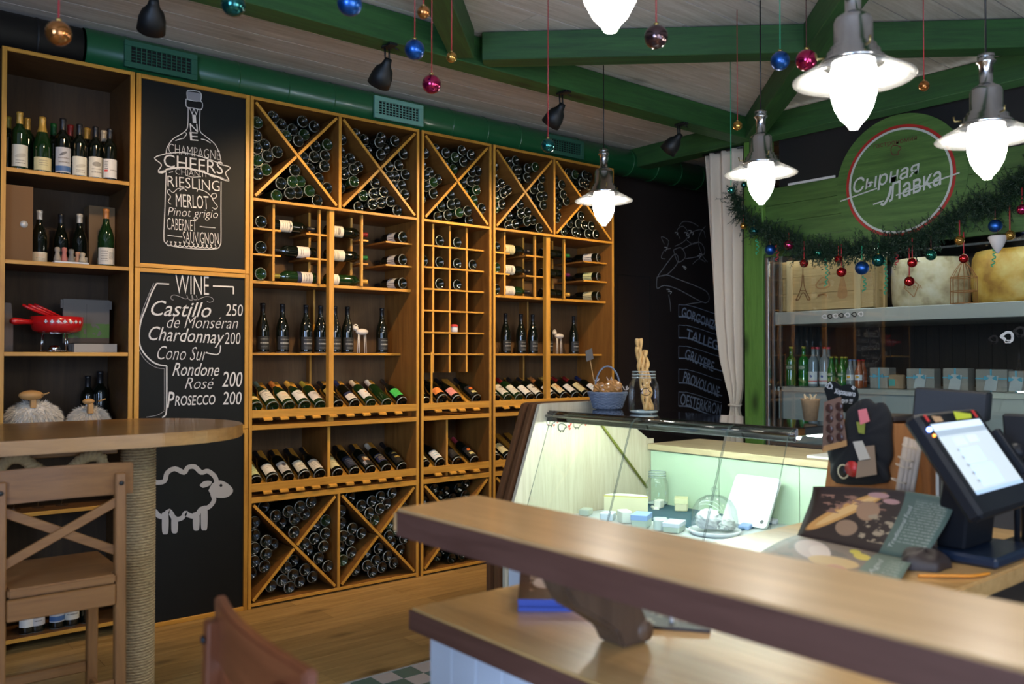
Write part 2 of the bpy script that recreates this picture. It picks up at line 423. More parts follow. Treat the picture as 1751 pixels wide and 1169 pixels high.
# dark bulkhead over the cooler
structure(box('trim_7', 5.62, 5.66, -6.2, -1.17, 2.24, 3.235, plain('bulkhead black', (.008, .007, .008), .7)), 'black bulkhead above the glass cooler')

# ---------------------------------------------------------------- ducts and grilles over the racks
def duct(x0, x1, mat, label, r=.112):
    e = empty('air_duct', ((x0+x1)/2, .16, 3.11), label, 'duct')
    prof = [(r-.002, 0), (r, .001), (r, x1-x0-.001), (r-.002, x1-x0)]
    rot = Matrix.Rotation(PI/2, 3, 'Y')
    lathe('pipe', prof, mat, (x0, .16, 3.118), e, 32, True, rot)
    x = x0+.2
    while x < x1-.1:
        me = lathe_me([(r, 0), (r+.0035, .004), (r+.0035, .010), (r, .014)], 32); me.transform(Matrix.Translation((x, .16, 3.118)) @ rot.to_4x4())
        link('seam', me, mat, e); x += .31
    return e
duct(1.13, 6.9, M_duct, 'round green ventilation duct running along the top of the racks')
duct(-2.4, 1.12, plain('black duct', (.006, .006, .006), .6), 'black ventilation duct over the open shelf cabinet', .105)
def grille(x0, x1, label, mat):
    z0, z1 = 3.03, 3.175
    e = empty('vent_grille', ((x0+x1)/2, 0, z0), label, 'vent', 'ventilation grilles on the green duct')
    y = .03
    box('housing', x0+.01, x1-.01, y+.012, .0475, z0+.008, z1-.008, M_hole, e)
    for a in ((x0, x1, z1-.03, z1), (x0, x1, z0, z0+.03)): box('frame', a[0], a[1], y-.008, y+.012, a[2], a[3], mat, e, .002)
    for a in ((x0, x0+.035), (x1-.035, x1)): box('frame', a[0], a[1], y-.008, y+.012, z0+.03, z1-.03, mat, e, .002)
    n = 12
    for i in range(1, n): box('vertical_fin', x0+.035+(x1-x0-.07)*i/n-.0025, x0+.035+(x1-x0-.07)*i/n+.0025, y-.003, y+.003, z0+.03, z1-.03, mat, e)
    for i in range(1, 5): box('horizontal_fin', x0+.035, x1-.035, y+.004, y+.009, z0+.03+(z1-z0-.06)*i/5-.002, z0+.03+(z1-z0-.06)*i/5+.002, mat, e)
grille(1.31, 1.70, 'dark green grille above the upper chalkboard', M_vent)
grille(2.85, 3.23, 'green grille with pale rim above the gap between first and second rack', plain('pale green rim', (.20, .44, .36), .35, .2))
grille(4.37, 4.75, 'dark green grille above the third rack by the lamp', M_vent)

# ---------------------------------------------------------------- chalkboards
Y0 = 0.012
PB = plane_y(Y0-.001)
def board(z0, z1, label):
    e = empty('chalkboard', (1.68, .2, z0), label, 'chalkboard', 'chalkboards stacked left of the racks')
    sl = box('slate_panel', 1.39, 1.978, Y0, .42, z0+.022, z1-.022, M_slate, e)
    box('frame_board', 1.366, 1.391, 0, .42, z0, z1, oak, e, .0015); box('frame_board', 1.977, 2.000, 0, .42, z0, z1, oak, e, .0015)
    box('frame_board', 1.391, 1.977, 0, .42, z1-.023, z1, oak, e, .0015); box('frame_board', 1.391, 1.977, 0, .42, z0, z0+.023, oak, e, .0015)
    return sl
b1 = board(1.951, 3.0, 'upper chalkboard with a chalk bottle full of grape names')
b2 = board(1.05, 1.948, 'middle chalkboard with the WINE price list in a glass outline')
b3 = board(.0, 1.047, 'lower chalkboard with a white sheep behind the rope column')
q = lambda pts: zm(230, 120, 3.655, pts)
strokes('bottle_drawing', [q([(335, 235), (333, 340), (322, 375), (290, 400), (240, 430), (205, 480), (197, 520)]), q([(197, 640), (190, 850), (183, 1040), (195, 1080), (240, 1100), (400, 1117), (510, 1115), (535, 1090), (540, 1050), (540, 850), (541, 695)]),
    q([(410, 240), (407, 370), (440, 410), (500, 460), (530, 520), (540, 570)]), q([(322, 180), (370, 192), (420, 198), (418, 245), (370, 237), (325, 228), (322, 180)]), q([(330, 180), (330, 130), (375, 128), (415, 145), (413, 196)]),
    q([(255, 440), (285, 430), (310, 425)]), q([(310, 420), (325, 400), (318, 390)]), q([(415, 430), (445, 437), (475, 455)])]+
    [q([(205+i*28, 1066+i*3), (200+i*28, 1085+i*2), (214+i*28, 1098+i*1.5), (228+i*28, 1085+i*2), (222+i*28, 1068+i*2)]) for i in range(11)], PB, M_chalk, b1, .0045)
strokes('banner_drawing', [q([(205, 520), (300, 515), (400, 535), (500, 570), (542, 590)]), (q([(195, 620), (300, 608), (400, 628), (480, 655), (535, 672)]), .009), q([(205, 520), (125, 547), (168, 590), (148, 632), (197, 625)]), (q([(148, 636), (170, 640), (197, 630)]), .009),
    q([(540, 590), (598, 608), (568, 642), (590, 690), (535, 668)]), (q([(590, 690), (560, 684), (535, 674)]), .01)], PB, M_chalk, b1, .005)
fillpoly('cork_drawing', q([(333, 133), (412, 148), (411, 192), (333, 178)]), PB, plain('rubbed chalk', (.26, .26, .28), .9), b1)
def T(parent, s, a, b, h, bold=0, shear=0.0, mat=None, P=PB, nm='lettering'): return text_fit(nm, s, P, a, b, h, mat or M_chalk, parent, bold, shear)
Tq = lambda s, a, b, h, **k: T(b1, s, q([a])[0], q([b])[0], h/3.655, **k)
Tq('W', (343, 257), (400, 262), 42, bold=0); Tq('I', (362, 303), (384, 305), 50, bold=0); Tq('N', (346, 358), (394, 362), 50, bold=0); Tq('E', (346, 412), (396, 416), 52, bold=0)
Tq('CHAMPAGNE', (212, 487), (533, 533), 58, bold=-.02); Tq('CHEERS', (182, 563), (552, 612), 80, bold=-.005)
Tq('CHIANTI', (255, 632), (447, 652), 34, bold=-.02); Tq('Riesling'.upper(), (206, 692), (531, 725), 66, bold=-.01); Tq('MERLOT', (258, 812), (462, 828), 82, bold=-.005)
Tq('Pinot grigio', (207, 890), (521, 908), 68, shear=.25, bold=-.015); Tq('CABERNET', (202, 958), (385, 972), 72, bold=-.015); Tq('SAUVIGNON', (303, 1042), (524, 1052), 70, bold=-.015)
strokes('scroll_drawing', [q(a) for a in ([(300, 745), (270, 740), (240, 765), (215, 745), (205, 765), (225, 790), (210, 820), (228, 838)], [(325, 752), (300, 738), (280, 755)], [(390, 760), (400, 745), (450, 762), (490, 800), (512, 790), (505, 770), (480, 780), (495, 820), (518, 850), (505, 868), (487, 858)],
    [(408, 975), (440, 980), (505, 985)], [(205, 1030), (240, 1036), (298, 1042)], [(215, 640), (240, 634)], [(470, 660), (505, 670)], [(320, 655), (360, 668), (415, 665)])], PB, M_chalk, b1, .0035)
# price list
q1 = lambda pts: zm(200, 430, 6.875, pts); q2 = lambda pts: zm(225, 560, 6.495, pts)
strokes('glass_drawing', [[(289, 485.5), (267.5, 484.5)], [(267.5, 484.5), (258, 503), (249.5, 526), (242, 545), (238.3, 565), (238.2, 585), (242, 597), (249.6, 608), (260.4, 618), (272, 623.5), (285, 625.4)], [(285, 625.4), (285, 660), (284.8, 698)], [(284.8, 698), (283, 709), (277, 713.5)],
    [(364, 489), (399, 490.3)], [(399, 490.3), (399, 503)]], PB, M_chalk, b2, .0075)
strokes('glass_outline_drawing', [[(263, 484), (246, 524), (236.5, 560), (236, 590), (243, 608), (256, 622), (270, 629), (281, 630)], [(281, 630), (281, 700)], [(281, 702), (270, 709), (250, 713)], q1([(665, 570), (640, 560), (635, 530), (670, 510), (740, 530), (800, 555), (830, 545), (820, 515)]), q1([(830, 550), (880, 575), (880, 510), (900, 560), (940, 560), (930, 515)]), q1([(950, 565), (1040, 530), (1110, 540), (1135, 575), (1090, 598), (1055, 580)])], PB, M_chalkdim, b2, .003)
T(b2, 'WINE', (300, 486), (357, 488.5), 32, bold=-.012)
T(b2, 'Castillo', (258, 526), (361, 530), 26, shear=.35, bold=0); T(b2, '250', (386, 529.5), (415, 530.5), 20, bold=-.005, shear=.1)
T(b2, 'de Monséran', (285, 550), (407, 552), 20, shear=.35, bold=-.012)
T(b2, 'Chardonnay', (254, 573), (383, 580), 31, shear=.3, bold=0); T(b2, '200', (384, 578), (411, 578.5), 20, bold=-.005, shear=.1)
T(b2, 'Cono Sur', (269, 602.5), (355, 605), 23, shear=.35, bold=-.012); T(b2, 'Rondone', (295, 631), (375, 632), 22, shear=.35, bold=0)
T(b2, 'Rosé', (316, 655), (365, 655), 19, shear=.35, bold=-.012); T(b2, '200', (380, 648), (414, 648.5), 26, bold=0, shear=.15)
T(b2, 'P', (286, 683), (298, 683), 27, shear=.15, bold=.01); T(b2, 'ROSECCO', (299, 685), (368, 683), 17, shear=.15, bold=.01); T(b2, '200', (381, 680.5), (413, 680.5), 22, bold=0, shear=.1)
strokes('flourish_drawing', [[(377, 590), (376, 601), (370, 606), (353, 603)]], PB, M_chalk, b2, .006)
# sheep
q3 = lambda pts: zm(0, 700, 2.493, pts)
cloud = q3([(640, 300), (660, 310), (700, 305), (712, 270), (745, 252), (785, 268), (800, 247), (830, 244), (858, 268), (885, 262), (915, 285), (922, 315), (905, 350), (912, 385), (890, 415), (855, 425), (835, 455), (800, 448), (790, 440), (775, 462), (745, 465), (720, 432), (700, 455), (676, 452), (655, 430), (635, 440), (610, 400), (600, 350), (640, 300)])
sm = plain('sheep grey chalk', (.40, .41, .43), .9)
strokes('sheep_outline', [cloud], PB, sm, b3, .026, .0012)
fillpoly('sheep_head', q3([(888, 345), (905, 315), (935, 302), (965, 312), (990, 335), (990, 355), (965, 374), (930, 376), (905, 368)]), PB, sm, b3, .0018)
fillpoly('sheep_ear', q3([(850, 322), (870, 305), (900, 305), (895, 322), (865, 333)]), PB, sm, b3, .0020)
fillpoly('sheep_eye', q3([(934, 323), (941, 316), (948, 323), (941, 330)]), PB, M_slate, b3, .0026)
for a in ((690, 440, 525), (730, 458, 522), (822, 440, 510), (856, 415, 508)):
    fillpoly('sheep_leg', q3([(a[0], a[1]), (a[0]+26, a[1]), (a[0]+27, a[2]-5), (a[0]+14, a[2]+6), (a[0]+1, a[2]-5)]), PB, sm, b3, .0015)
# ================================================================ BOTTLES
PROF = {
 'bordeaux': [(0, .018), (.020, .010), (.030, .001), (.034, 0), (.0370, .004), (.0375, .012), (.0375, .185), (.0365, .200), (.030, .216), (.019, .228), (.0148, .240), (.0140, .285), (.0155, .287), (.0155, .300), (.012, .302), (0, .302)],
 'burgundy': [(0, .018), (.020, .010), (.031, .001), (.036, 0), (.0395, .004), (.0400, .012), (.0400, .130), (.0385, .155), (.033, .180), (.024, .205), (.0165, .228), (.0145, .250), (.0140, .285), (.0155, .287), (.0155, .300), (.012, .302), (0, .302)],
 'champagne': [(0, .020), (.020, .010), (.034, .001), (.040, 0), (.0435, .005), (.0440, .014), (.0440, .135), (.042, .165), (.035, .195), (.025, .225), (.0180, .255), (.0155, .285), (.0170, .288), (.0175, .300), (.015, .310), (0, .312)],
 'small': [(0, .010), (.020, .002), (.026, 0), (.0285, .004), (.029, .010), (.029, .100), (.026, .125), (.018, .150), (.0125, .170), (.012, .195), (.0135, .197), (.0135, .205), (0, .206)],
}
_B = {}
M_rim = plain('foot rim painted glint', (.24, .26, .23), .12, coat=1.0, spec=1.0)  # bright ring of light on the bottle foot, put into the colour
def bmesh_of(kind, n=20):
    k = (kind, n)
    if k not in _B: _B[k] = lathe_me(PROF[kind], n)
    return _B[k]
def body_r(kind): return max(r for r, z in PROF[kind])
def label_me(kind, z0, z1, half):
    k = ('L', kind, z0, z1, half)
    if k not in _B:
        r = body_r(kind)+.0006
        _B[k] = lathe_me([(r, z0), (r, (z0+z1)/2), (r, z1)], 12, True, -PI/2-half, -PI/2+half, uv=True)
    return _B[k]
def cap_me(kind, z0):
    k = ('C', kind, z0)
    if k not in _B:
        p = [(r+.0008, z) for r, z in PROF[kind] if z >= z0 and r > 0]
        _B[k] = lathe_me(p+[(0, PROF[kind][-1][1]+.0006)], 16)
    return _B[k]
LAB = {
 'cream': ((.62, .56, .42), []), 'white': ((.70, .69, .66), []), 'greywhite': ((.48, .46, .42), []),
}
TXT = (.16, .14, .12)
def lab_mat(style):
    d = {
     'crest': ((.66, .62, .52), [('rect', (0, 1, .80, .84), (.12, .10, .08)), ('ell', (.5, .86, .12, .10, 0), (.10, .12, .12)), ('lines', (.25, .75, .15, .7, 6), TXT)]),
     'orange_script': ((.66, .58, .42), [('lines', (.3, .7, .55, .8, 8), (.55, .20, .08)), ('lines', (.25, .75, .15, .45, 9), TXT)]),
     'plain_white': ((.68, .66, .60), [('lines', (.3, .7, .55, .8, 6), TXT)]),
     'dot': ((.68, .62, .54), [('lines', (.3, .6, .5, .85, 7), TXT), ('ell', (.62, .25, .06, .06, 0), (.75, .25, .04))]),
     'yellow': ((.60, .38, .06), [('ell', (.5, .5, .25, .25, 0), (.75, .62, .30))]),
     'navy_top': ((.66, .62, .54), [('rect', (0, 1, .72, 1), (.02, .03, .08)), ('lines', (.25, .75, .15, .6, 6), TXT)]),
     'small_sun': ((.68, .66, .62), [('ell', (.5, .6, .08, .08, 0), (.6, .3, .1)), ('lines', (.3, .7, .15, .4, 8), TXT)]),
     'green': ((.06, .50, .09), [('lines', (.25, .75, .2, .8, 6), (.02, .25, .03))]),
     'pale_green': ((.52, .56, .28), [('lines', (.3, .7, .3, .8, 5), (.05, .12, .05))]),
     'grape': ((.52, .50, .48), [('ell', (.5, .66, .14, .16, 0), (.06, .05, .06)), ('lines', (.3, .7, .15, .4, 7), TXT)]),
     'qr_like': ((.58, .54, .46), [('mottle', (.55, .85, .3, .75, 30, .5), (.25, .24, .22)), ('lines', (.15, .5, .2, .8, 7), TXT)]),
     'cream_tall': ((.58, .52, .28), [('lines', (.3, .7, .3, .8, 6), TXT)]),
     'dark_navy': ((.012, .016, .03), [('lines', (.2, .8, .2, .8, 6), (.10, .13, .2))]),
     'picture': ((.02, .02, .02), [('rect', (.25, .8, .4, .8), (.30, .16, .08)), ('ell', (.5, .6, .12, .14, 0), (.6, .5, .3)), ('rect', (.1, .3, .1, .4), (.3, .3, .34))]),
     'gold_navy': ((.015, .02, .06), [('rect', (0, 1, .78, .86), (.5, .38, .12)), ('lines', (.2, .8, .2, .6, 6), (.4, .3, .1))]),
     'gold_script': ((.006, .006, .006), [('lines', (.25, .75, .2, .9, 3), (.55, .38, .08))]),
     'orange': ((.80, .26, .06), [('lines', (.25, .7, .35, .6, 4), (.3, .06, .02))]),
     'pink': ((.72, .28, .24), [('lines', (.25, .7, .3, .75, 5), (.45, .12, .1))]),
     'flame': ((.01, .01, .01), [('ell', (.5, .7, .22, .14, .3), (.75, .18, .03)), ('rect', (.25, .8, .15, .38), (.58, .52, .22))]),
     'blue_text': ((.68, .68, .66), [('lines', (.2, .8, .3, .75, 4), (.10, .38, .55))]),
     'black_relief': ((.010, .010, .011), [('mottle', (.2, .8, .2, .8, 14, .55), (.05, .05, .05))]),
     'chateau': ((.60, .57, .48), [('ell', (.5, .64, .26, .13, 0), (.26, .24, .20)), ('lines', (.2, .8, .12, .42, 6), TXT)]),
     'drawing': ((.62, .54, .34), [('mottle', (.2, .8, .3, .85, 7, .5), (.50, .26, .06)), ('lines', (.2, .8, .08, .25, 9), TXT)]),
     'script_black': ((.012, .013, .013), [('lines', (.2, .8, .35, .8, 3), (.35, .35, .33)), ('lines', (.25, .75, .08, .25, 12), (.18, .18, .18))]),
     'silver_bird': ((.42, .43, .45), [('ell', (.45, .75, .22, .06, .4), (.12, .12, .13)), ('rect', (0, 1, .05, .26), (.05, .12, .28)), ('lines', (.2, .8, .35, .6, 6), TXT)]),
     'side_red': ((.64, .62, .58), [('rect', (.08, .3, .32, .42), (.6, .03, .03)), ('lines', (.1, .32, .45, .85, 9), (.02, .02, .02)), ('lines', (.45, .95, .3, .5, 6), TXT)]),
     'wave': ((.60, .58, .48), [('ell', (.5, .5, .3, .1, .2), (.45, .42, .34)), ('lines', (.25, .75, .1, .3, 9), TXT)]),
     'water': ((.62, .66, .72), [('rect', (0, 1, .20, .26), (.65, .08, .06)), ('rect', (0, 1, .30, .33), (.65, .08, .06)), ('ell', (.5, .62, .10, .11, .78), (.06, .12, .40))]),
     'juice': ((.66, .68, .70), [('ell', (.5, .6, .2, .24, 0), (.75, .38, .04)), ('lines', (.25, .75, .1, .3, 6), (.05, .1, .3))]),
     'green_water': ((.02, .12, .04), [('ell', (.5, .5, .3, .3, 0), (.35, .40, .30))]),
    }[style]
    return printed('label '+style, d[0], d[1], .55)
CAPC = {'black': (.012, .012, .014), 'gold': (.45, .27, .05), 'copper': (.42, .16, .04), 'navy': (.012, .02, .08), 'greyblue': (.05, .09, .10), 'cream': (.55, .50, .40), 'silver': (.45, .46, .47), 'darkred': (.18, .012, .015), 'red': (.35, .015, .012), 'pink': (.6, .08, .14), 'green': (.01, .12, .03), 'yellow': (.40, .34, .05), 'paleblue': (.1, .2, .4), 'purple': (.10, .01, .06), 'brown': (.10, .035, .015), 'olive': (.22, .20, .03)}
def cap_mat(c): return plain('capsule '+c, CAPC[c], .35, .2)
def bottle(kind, loc, rot, label, style=None, zr=None, cap=None, capz=.235, mat=None, group=None, half=1.25, name='wine_bottle', scale=1.0, cat='bottle', n=20, extra=None):
    me = bmesh_of(kind, n); mt = mat or M_glassb
    key = (kind, n, mt.name)
    if key not in _B:
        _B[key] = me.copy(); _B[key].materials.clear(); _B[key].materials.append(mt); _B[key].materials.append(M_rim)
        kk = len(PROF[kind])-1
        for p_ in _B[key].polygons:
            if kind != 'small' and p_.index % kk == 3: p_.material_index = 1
    o = bpy.data.objects.new(name, _B[key]); C.objects.link(o)
    o.matrix_world = Matrix.Translation(loc) @ rot.to_4x4() @ Matrix.Scale(scale, 4)
    tag(o, label, cat, group)
    def sub(nm, me0, mt2):
        k2 = (id(me0), mt2.name)
        if k2 not in _B:
            _B[k2] = me0.copy(); _B[k2].materials.clear(); _B[k2].materials.append(mt2)
        s = bpy.data.objects.new(nm, _B[k2]); C.objects.link(s); s.parent = o; return s
    if style:
        z0, z1 = zr or (.03, .12)
        sub('paper_label', label_me(kind, z0, z1, half), lab_mat(style))
    if extra: sub('neck_label', *extra)
    if cap: sub('foil_capsule', cap_me(kind, capz), cap_mat(cap))
    return o
R_UP = Matrix.Identity(3)
def r_tilt(deg, yaw=0): return Matrix.Rotation(yaw, 3, 'Z') @ Matrix.Rotation(-(PI/2-math.radians(deg)), 3, 'X')
R_LIE = Matrix.Rotation(-PI/2, 3, 'X')
RX = lambda s: Matrix.Rotation(s*PI/2, 3, 'Y')

# ================================================================ THE WINE RACKS
def rack(x0, x1, label, bays, nslat):
    e = empty('wine_rack', ((x0+x1)/2, .2, 0), label, 'wine rack', 'oak wine racks along the back wall')
    t = .019
    def B(n, X0, X1, Y0_, Y1_, Z0, Z1, **k):
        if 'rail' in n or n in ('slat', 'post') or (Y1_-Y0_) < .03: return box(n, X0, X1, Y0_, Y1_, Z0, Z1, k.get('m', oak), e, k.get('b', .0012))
        o_ = box(n, X0, X1, Y0_+.006, Y1_, Z0, Z1, oakin, e); box('lit_edge_strip', X0, X1, Y0_, Y0_+.006, Z0, Z1, oak, e, .0010); return o_  # lit front edge painted as a lighter strip on the shade-darkened board
    B('side_panel', x0, x0+t, 0, .42, 0, 3.0); B('side_panel', x1-t, x1, 0, .42, 0, 3.0)
    a, b = x0+t, x1-t
    B('top_board', a, b, 0, .42, 3.0-t, 3.0)
    for nm, z0, z1 in (('shelf', 2.385, 2.402), ('plinth_board', .012, .03)): B(nm, a, b, 0, .42, z0, z1)
    B('display_shelf', a, b, 0, .42, 1.038, 1.066); B('display_shelf', a, b, 0, .42, .613, .646)
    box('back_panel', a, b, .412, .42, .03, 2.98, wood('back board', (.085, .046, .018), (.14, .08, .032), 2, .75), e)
    for zt in (1.154, .724):
        B('front_rail', a, b, .001, .020, zt-.046, zt)
    # bins with crossed boards
    ed = [a]+list(bays)+[b]; bins = []
    for z0, z1 in ((2.402, 2.981), (.03, .613)):
        for i in range(len(ed)-1):
            p = ed[i]+(0 if i == 0 else .009); r_ = ed[i+1]-(0 if i == len(ed)-2 else .009)
            if i > 0: B('bin_divider', ed[i]-.009, ed[i]+.009, 0, .41, z0, z1)
            bins.append((p, r_, z0, z1))
            cx, cz = (p+r_)/2, (z0+z1)/2; hw = .008
            L = math.hypot(r_-p, z1-z0); nx, nz = (z1-z0)/L*hw, (r_-p)/L*hw; ux, uz = (r_-p)/L, (z1-z0)/L
            def dg(A, Bq, s, y0):
                # board from A to Bq, s = slope sign
                n = Vector((-(Bq[1]-A[1]), Bq[0]-A[0])).normalized()*hw
                pts = [(A[0]+n[0], A[1]+n[1]), (A[0]-n[0], A[1]-n[1]), (Bq[0]-n[0], Bq[1]-n[1]), (Bq[0]+n[0], Bq[1]+n[1])]
                prism('diagonal_board', pts, 1, y0+.006, .405, oakin(1), e); prism('lit_edge_strip', pts, 1, y0, y0+.006, oak(2), e)
            k = .014
            dg((p+k, z1-k), (r_-k, z0+k), -1, .001)
            g = .013
            dg((p+k, z0+k), (cx-g*ux, cz-g*uz), 1, .002); dg((cx+g*ux, cz+g*uz), (r_-k, z1-k), 1, .002)
    # sloping slats that carry the display bottles
    for zt in (1.154, .724):
        for sx in nslat:
            th = math.radians(27); zz = zt-.062
            pts = []
            for yv, dz in ((-.014, 0), (.385, 0), (.385, .010), (-.014, .010)):
                pts.append((yv, zz+math.tan(th)*(yv+.014)+dz))
            prism('slat', [(p_[0], p_[1]) for p_ in pts], 0, sx-.0265, sx+.0265, oak(1), e)
    return e, bins, B
r1, bins1, B1 = rack(2.004, 3.182, 'widest oak wine rack, right beside the chalkboards', [2.589], [2.117, 2.221, 2.325, 2.429, 2.543, 2.662, 2.780, 2.898, 3.017])
r2, bins2, B2 = rack(3.202, 3.800, 'narrow oak wine rack with the small square grid in the middle', [], [3.335, 3.46, 3.535, 3.66])
r3, bins3, B3 = rack(3.818, 5.062, 'oak wine rack farthest from the chalkboards, partly behind the display case', [4.412], [3.931, 4.040, 4.147, 4.25, 4.366, 4.491, 4.61, 4.73, 4.86])
# --- fittings of the first rack
B1('shelf', 2.023, 3.163, .075, .41, 1.905, 1.924)
B1('post', 2.527, 2.560, .02, .062, 1.066, 2.385)
B1('divider', 2.165, 2.180, .05, .41, 1.924, 2.385); B1('divider', 2.468, 2.483, .05, .07, 1.924, 2.385); B1('divider', 2.468, 2.483, .19, .41, 1.924, 2.385); B1('divider', 2.768, 2.783, .05, .07, 1.924, 2.385); B1('divider', 2.768, 2.783, .19, .41, 1.924, 2.385)
for z in (2.235, 2.082):
    B1('small_shelf', 2.023, 2.165, .05, .41, z-.012, z); B1('small_shelf', 2.385, 2.467, .05, .30, z-.012, z); B1('small_shelf', 2.484, 2.526, .05, .30, z-.012, z)
    B1('small_shelf', 2.96, 3.163, .06, .41, z-.012, z); B1('small_shelf', 2.783, 2.85, .10, .34, z-.012, z); B1('small_shelf', 2.56, 2.60, .10, .34, z-.012, z); B1('small_shelf', 2.18, 2.22, .05, .30, z-.012, z)
B1('shelf', 2.023, 3.163, .20, .41, 1.478, 1.493)
xd = at(539, 560, 1, .31).x; B1('divider', xd-.014, xd, .31, .41, 1.493, 1.905); B1('divider', xd-.014, xd, .36, .41, 1.27, 1.478); B1('divider', 2.535, 2.555, .05, .41, .646, 1.038)
# --- grid of the second rack
gx = [at(p_, 500, 1, .08).x for p_ in (739.5, 768, 797)]
for x in gx: B2('grid_upright', x-.0075, x+.0075, .07, .40, 1.36, 2.385, b=0)
x = at(738, 640, 1, .022).x; B2('grid_upright', x-.007, x+.007, .0205, .0245, 1.12, 1.50, b=0)
for i, z in enumerate((2.240, 2.090, 1.940, 1.792, 1.642, 1.492)): B2('grid_shelf', 3.221, 3.781, .066, .38, z-.012, z, b=0)
B2('divider', 3.44, 3.455, .05, .41, .646, 1.038)
# --- fittings of the third rack
B3('shelf', 3.837, 5.043, .075, .41, 1.905, 1.924); B3('post', 4.345, 4.385, .02, .062, 1.066, 2.385)
B3('divider', 3.956, 3.971, .05, .41, 1.924, 2.385); B3('divider', 4.254, 4.269, .05, .07, 1.924, 2.385); B3('divider', 4.254, 4.269, .19, .41, 1.924, 2.385); B3('divider', 4.556, 4.571, .05, .07, 1.924, 2.385); B3('divider', 4.556, 4.571, .19, .41, 1.924, 2.385)
for z in (2.235, 2.082):
    B3('small_shelf', 3.837, 3.956, .05, .41, z-.012, z); B3('small_shelf', 4.17, 4.253, .05, .30, z-.012, z); B3('small_shelf', 4.27, 4.344, .05, .30, z-.012, z); B3('small_shelf', 3.971, 4.01, .05, .30, z-.012, z)
    B3('small_shelf', 4.78, 5.043, .06, .41, z-.012, z); B3('small_shelf', 4.39, 4.43, .1, .34, z-.012, z)
B3('shelf', 3.837, 5.043, .12, .41, 1.478, 1.493)
xd = at(904, 560, 1, .31).x; B3('divider', xd-.014, xd, .31, .41, 1.493, 1.905); B3('divider', xd-.014, xd, .36, .41, 1.27, 1.478); B3('divider', 4.36, 4.38, .05, .41, .646, 1.038)

# --- bottles lying base outwards in the crossed bins
ORD = ['first', 'second', 'third', 'fourth', 'fifth', 'sixth', 'seventh', 'eighth']; ROWS = ['lowest', 'second', 'third', 'fourth', 'fifth', 'sixth', 'seventh', 'eighth', 'ninth', 'tenth', 'eleventh']
TRI = {'left': 'left', 'top': 'upper', 'right': 'right', 'bottom': 'lower'}
N_BIN = []
def fill(bin_, where, label_bin, keep=None, most=99, pile=None):
    pl = []
    p, r_, z0, z1 = bin_; cx, cz = (p+r_)/2, (z0+z1)/2; W = r_-p; H = z1-z0
    tri = {'left': [(p, z0), (cx, cz), (p, z1)], 'right': [(r_, z1), (cx, cz), (r_, z0)], 'top': [(p, z1), (cx, cz), (r_, z1)], 'bottom': [(r_, z0), (cx, cz), (p, z0)]}
    for nm, t in tri.items():
        edges = []
        cen = Vector((sum(a[0] for a in t)/3, sum(a[1] for a in t)/3))
        for i in range(3):
            a = Vector(t[i]); b = Vector(t[(i+1) % 3]); d = (b-a).normalized(); n = Vector((-d.y, d.x))
            if n.dot(cen-a) < 0: n = -n
            outer = abs(a.x-b.x) < 1e-6 or abs(a.y-b.y) < 1e-6
            edges.append((a, n, .0380 if outer else .0470))
        # settle on the resting side: rows start at the lowest boundary
        s = .0770; best = []
        for an in (0, 15, 30, 45):
            ca, sa = math.cos(math.radians(an)), math.sin(math.radians(an))
            for oy in (0, .2, .4, .6, .8):
                for ox in (0, .2, .4, .6, .8):
                    c_ = []
                    for j in range(-9, 10):
                        for i in range(-9, 10):
                            lx = (i+ox+(.5 if j % 2 else 0))*s; lz = (j+oy)*s*.8665
                            v = Vector((cx+lx*ca-lz*sa, cz+lx*sa+lz*ca))
                            if all((v-a).dot(n) >= q_ for a, n, q_ in edges): c_.append(v)
                    if nm == 'top' and where == 'upper': c_ = [v for v in c_ if v.y < z1-.055]
                    if len(c_) > len(best): best = c_
        best.sort(key=lambda v: v.y); best = best[:most]; N_BIN.append(len(best))
        lev = []
        for v in best:
            if not lev or v.y-lev[-1][0].y > .034: lev.append([v])
            else: lev[-1].append(v)
        row_of = {id(v): (k_, sorted(o_.x for o_ in g_).index(v.x), len(g_)) for k_, g_ in enumerate(lev) for v in g_}
        for v in best:
            k_, ix, cn = row_of[id(v)]
            lab = '%s bottle end in the %s row of the %s triangle, %s' % (ORD[ix] if cn > 1 else 'only', ROWS[k_], TRI[nm], label_bin)
            if pile: me_ = bmesh_of('bordeaux', 14).copy(); me_.transform(Matrix.Translation((v.x, random.uniform(.025, .095), v.y)) @ R_LIE.to_4x4()); pl.append(me_); continue
            jx, jz = random.uniform(-.0006, .0006), random.uniform(-.0006, .0006)
            kind = 'bordeaux'; mt = M_glassb if random.random() > .12 else M_glassg
            bottle(kind, (v.x+jx, random.uniform(.025, .095), v.y+jz), R_LIE, lab, mat=mt, group='bottles in the %s triangle of the %s' % (TRI[nm], label_bin), n=18)
    if pl: tag(link('bottle_pile', join_me(pl), M_glassb), pile, 'bottles', kind='stuff')
fill(bins1[0], 'upper', 'first upper bin')
fill(bins1[1], 'upper', 'second upper bin')
fill(bins2[0], 'upper', 'narrow rack upper bin')
fill(bins3[0], 'upper', 'fourth upper bin')
fill(bins3[1], 'upper', 'last upper bin')
fill(bins1[2], 'lower', 'first lower bin')
fill(bins1[3], 'lower', 'second lower bin')
fill(bins2[1], 'lower', 'narrow rack lower bin', pile='dark bottle ends piled in the lower bin of the narrow rack, behind the bar')
fill(bins3[2], 'lower', 'lower bin beside case', most=3, pile='few dark bottle ends in the lowest bin beside the display case')

print('BINS', sum(N_BIN))
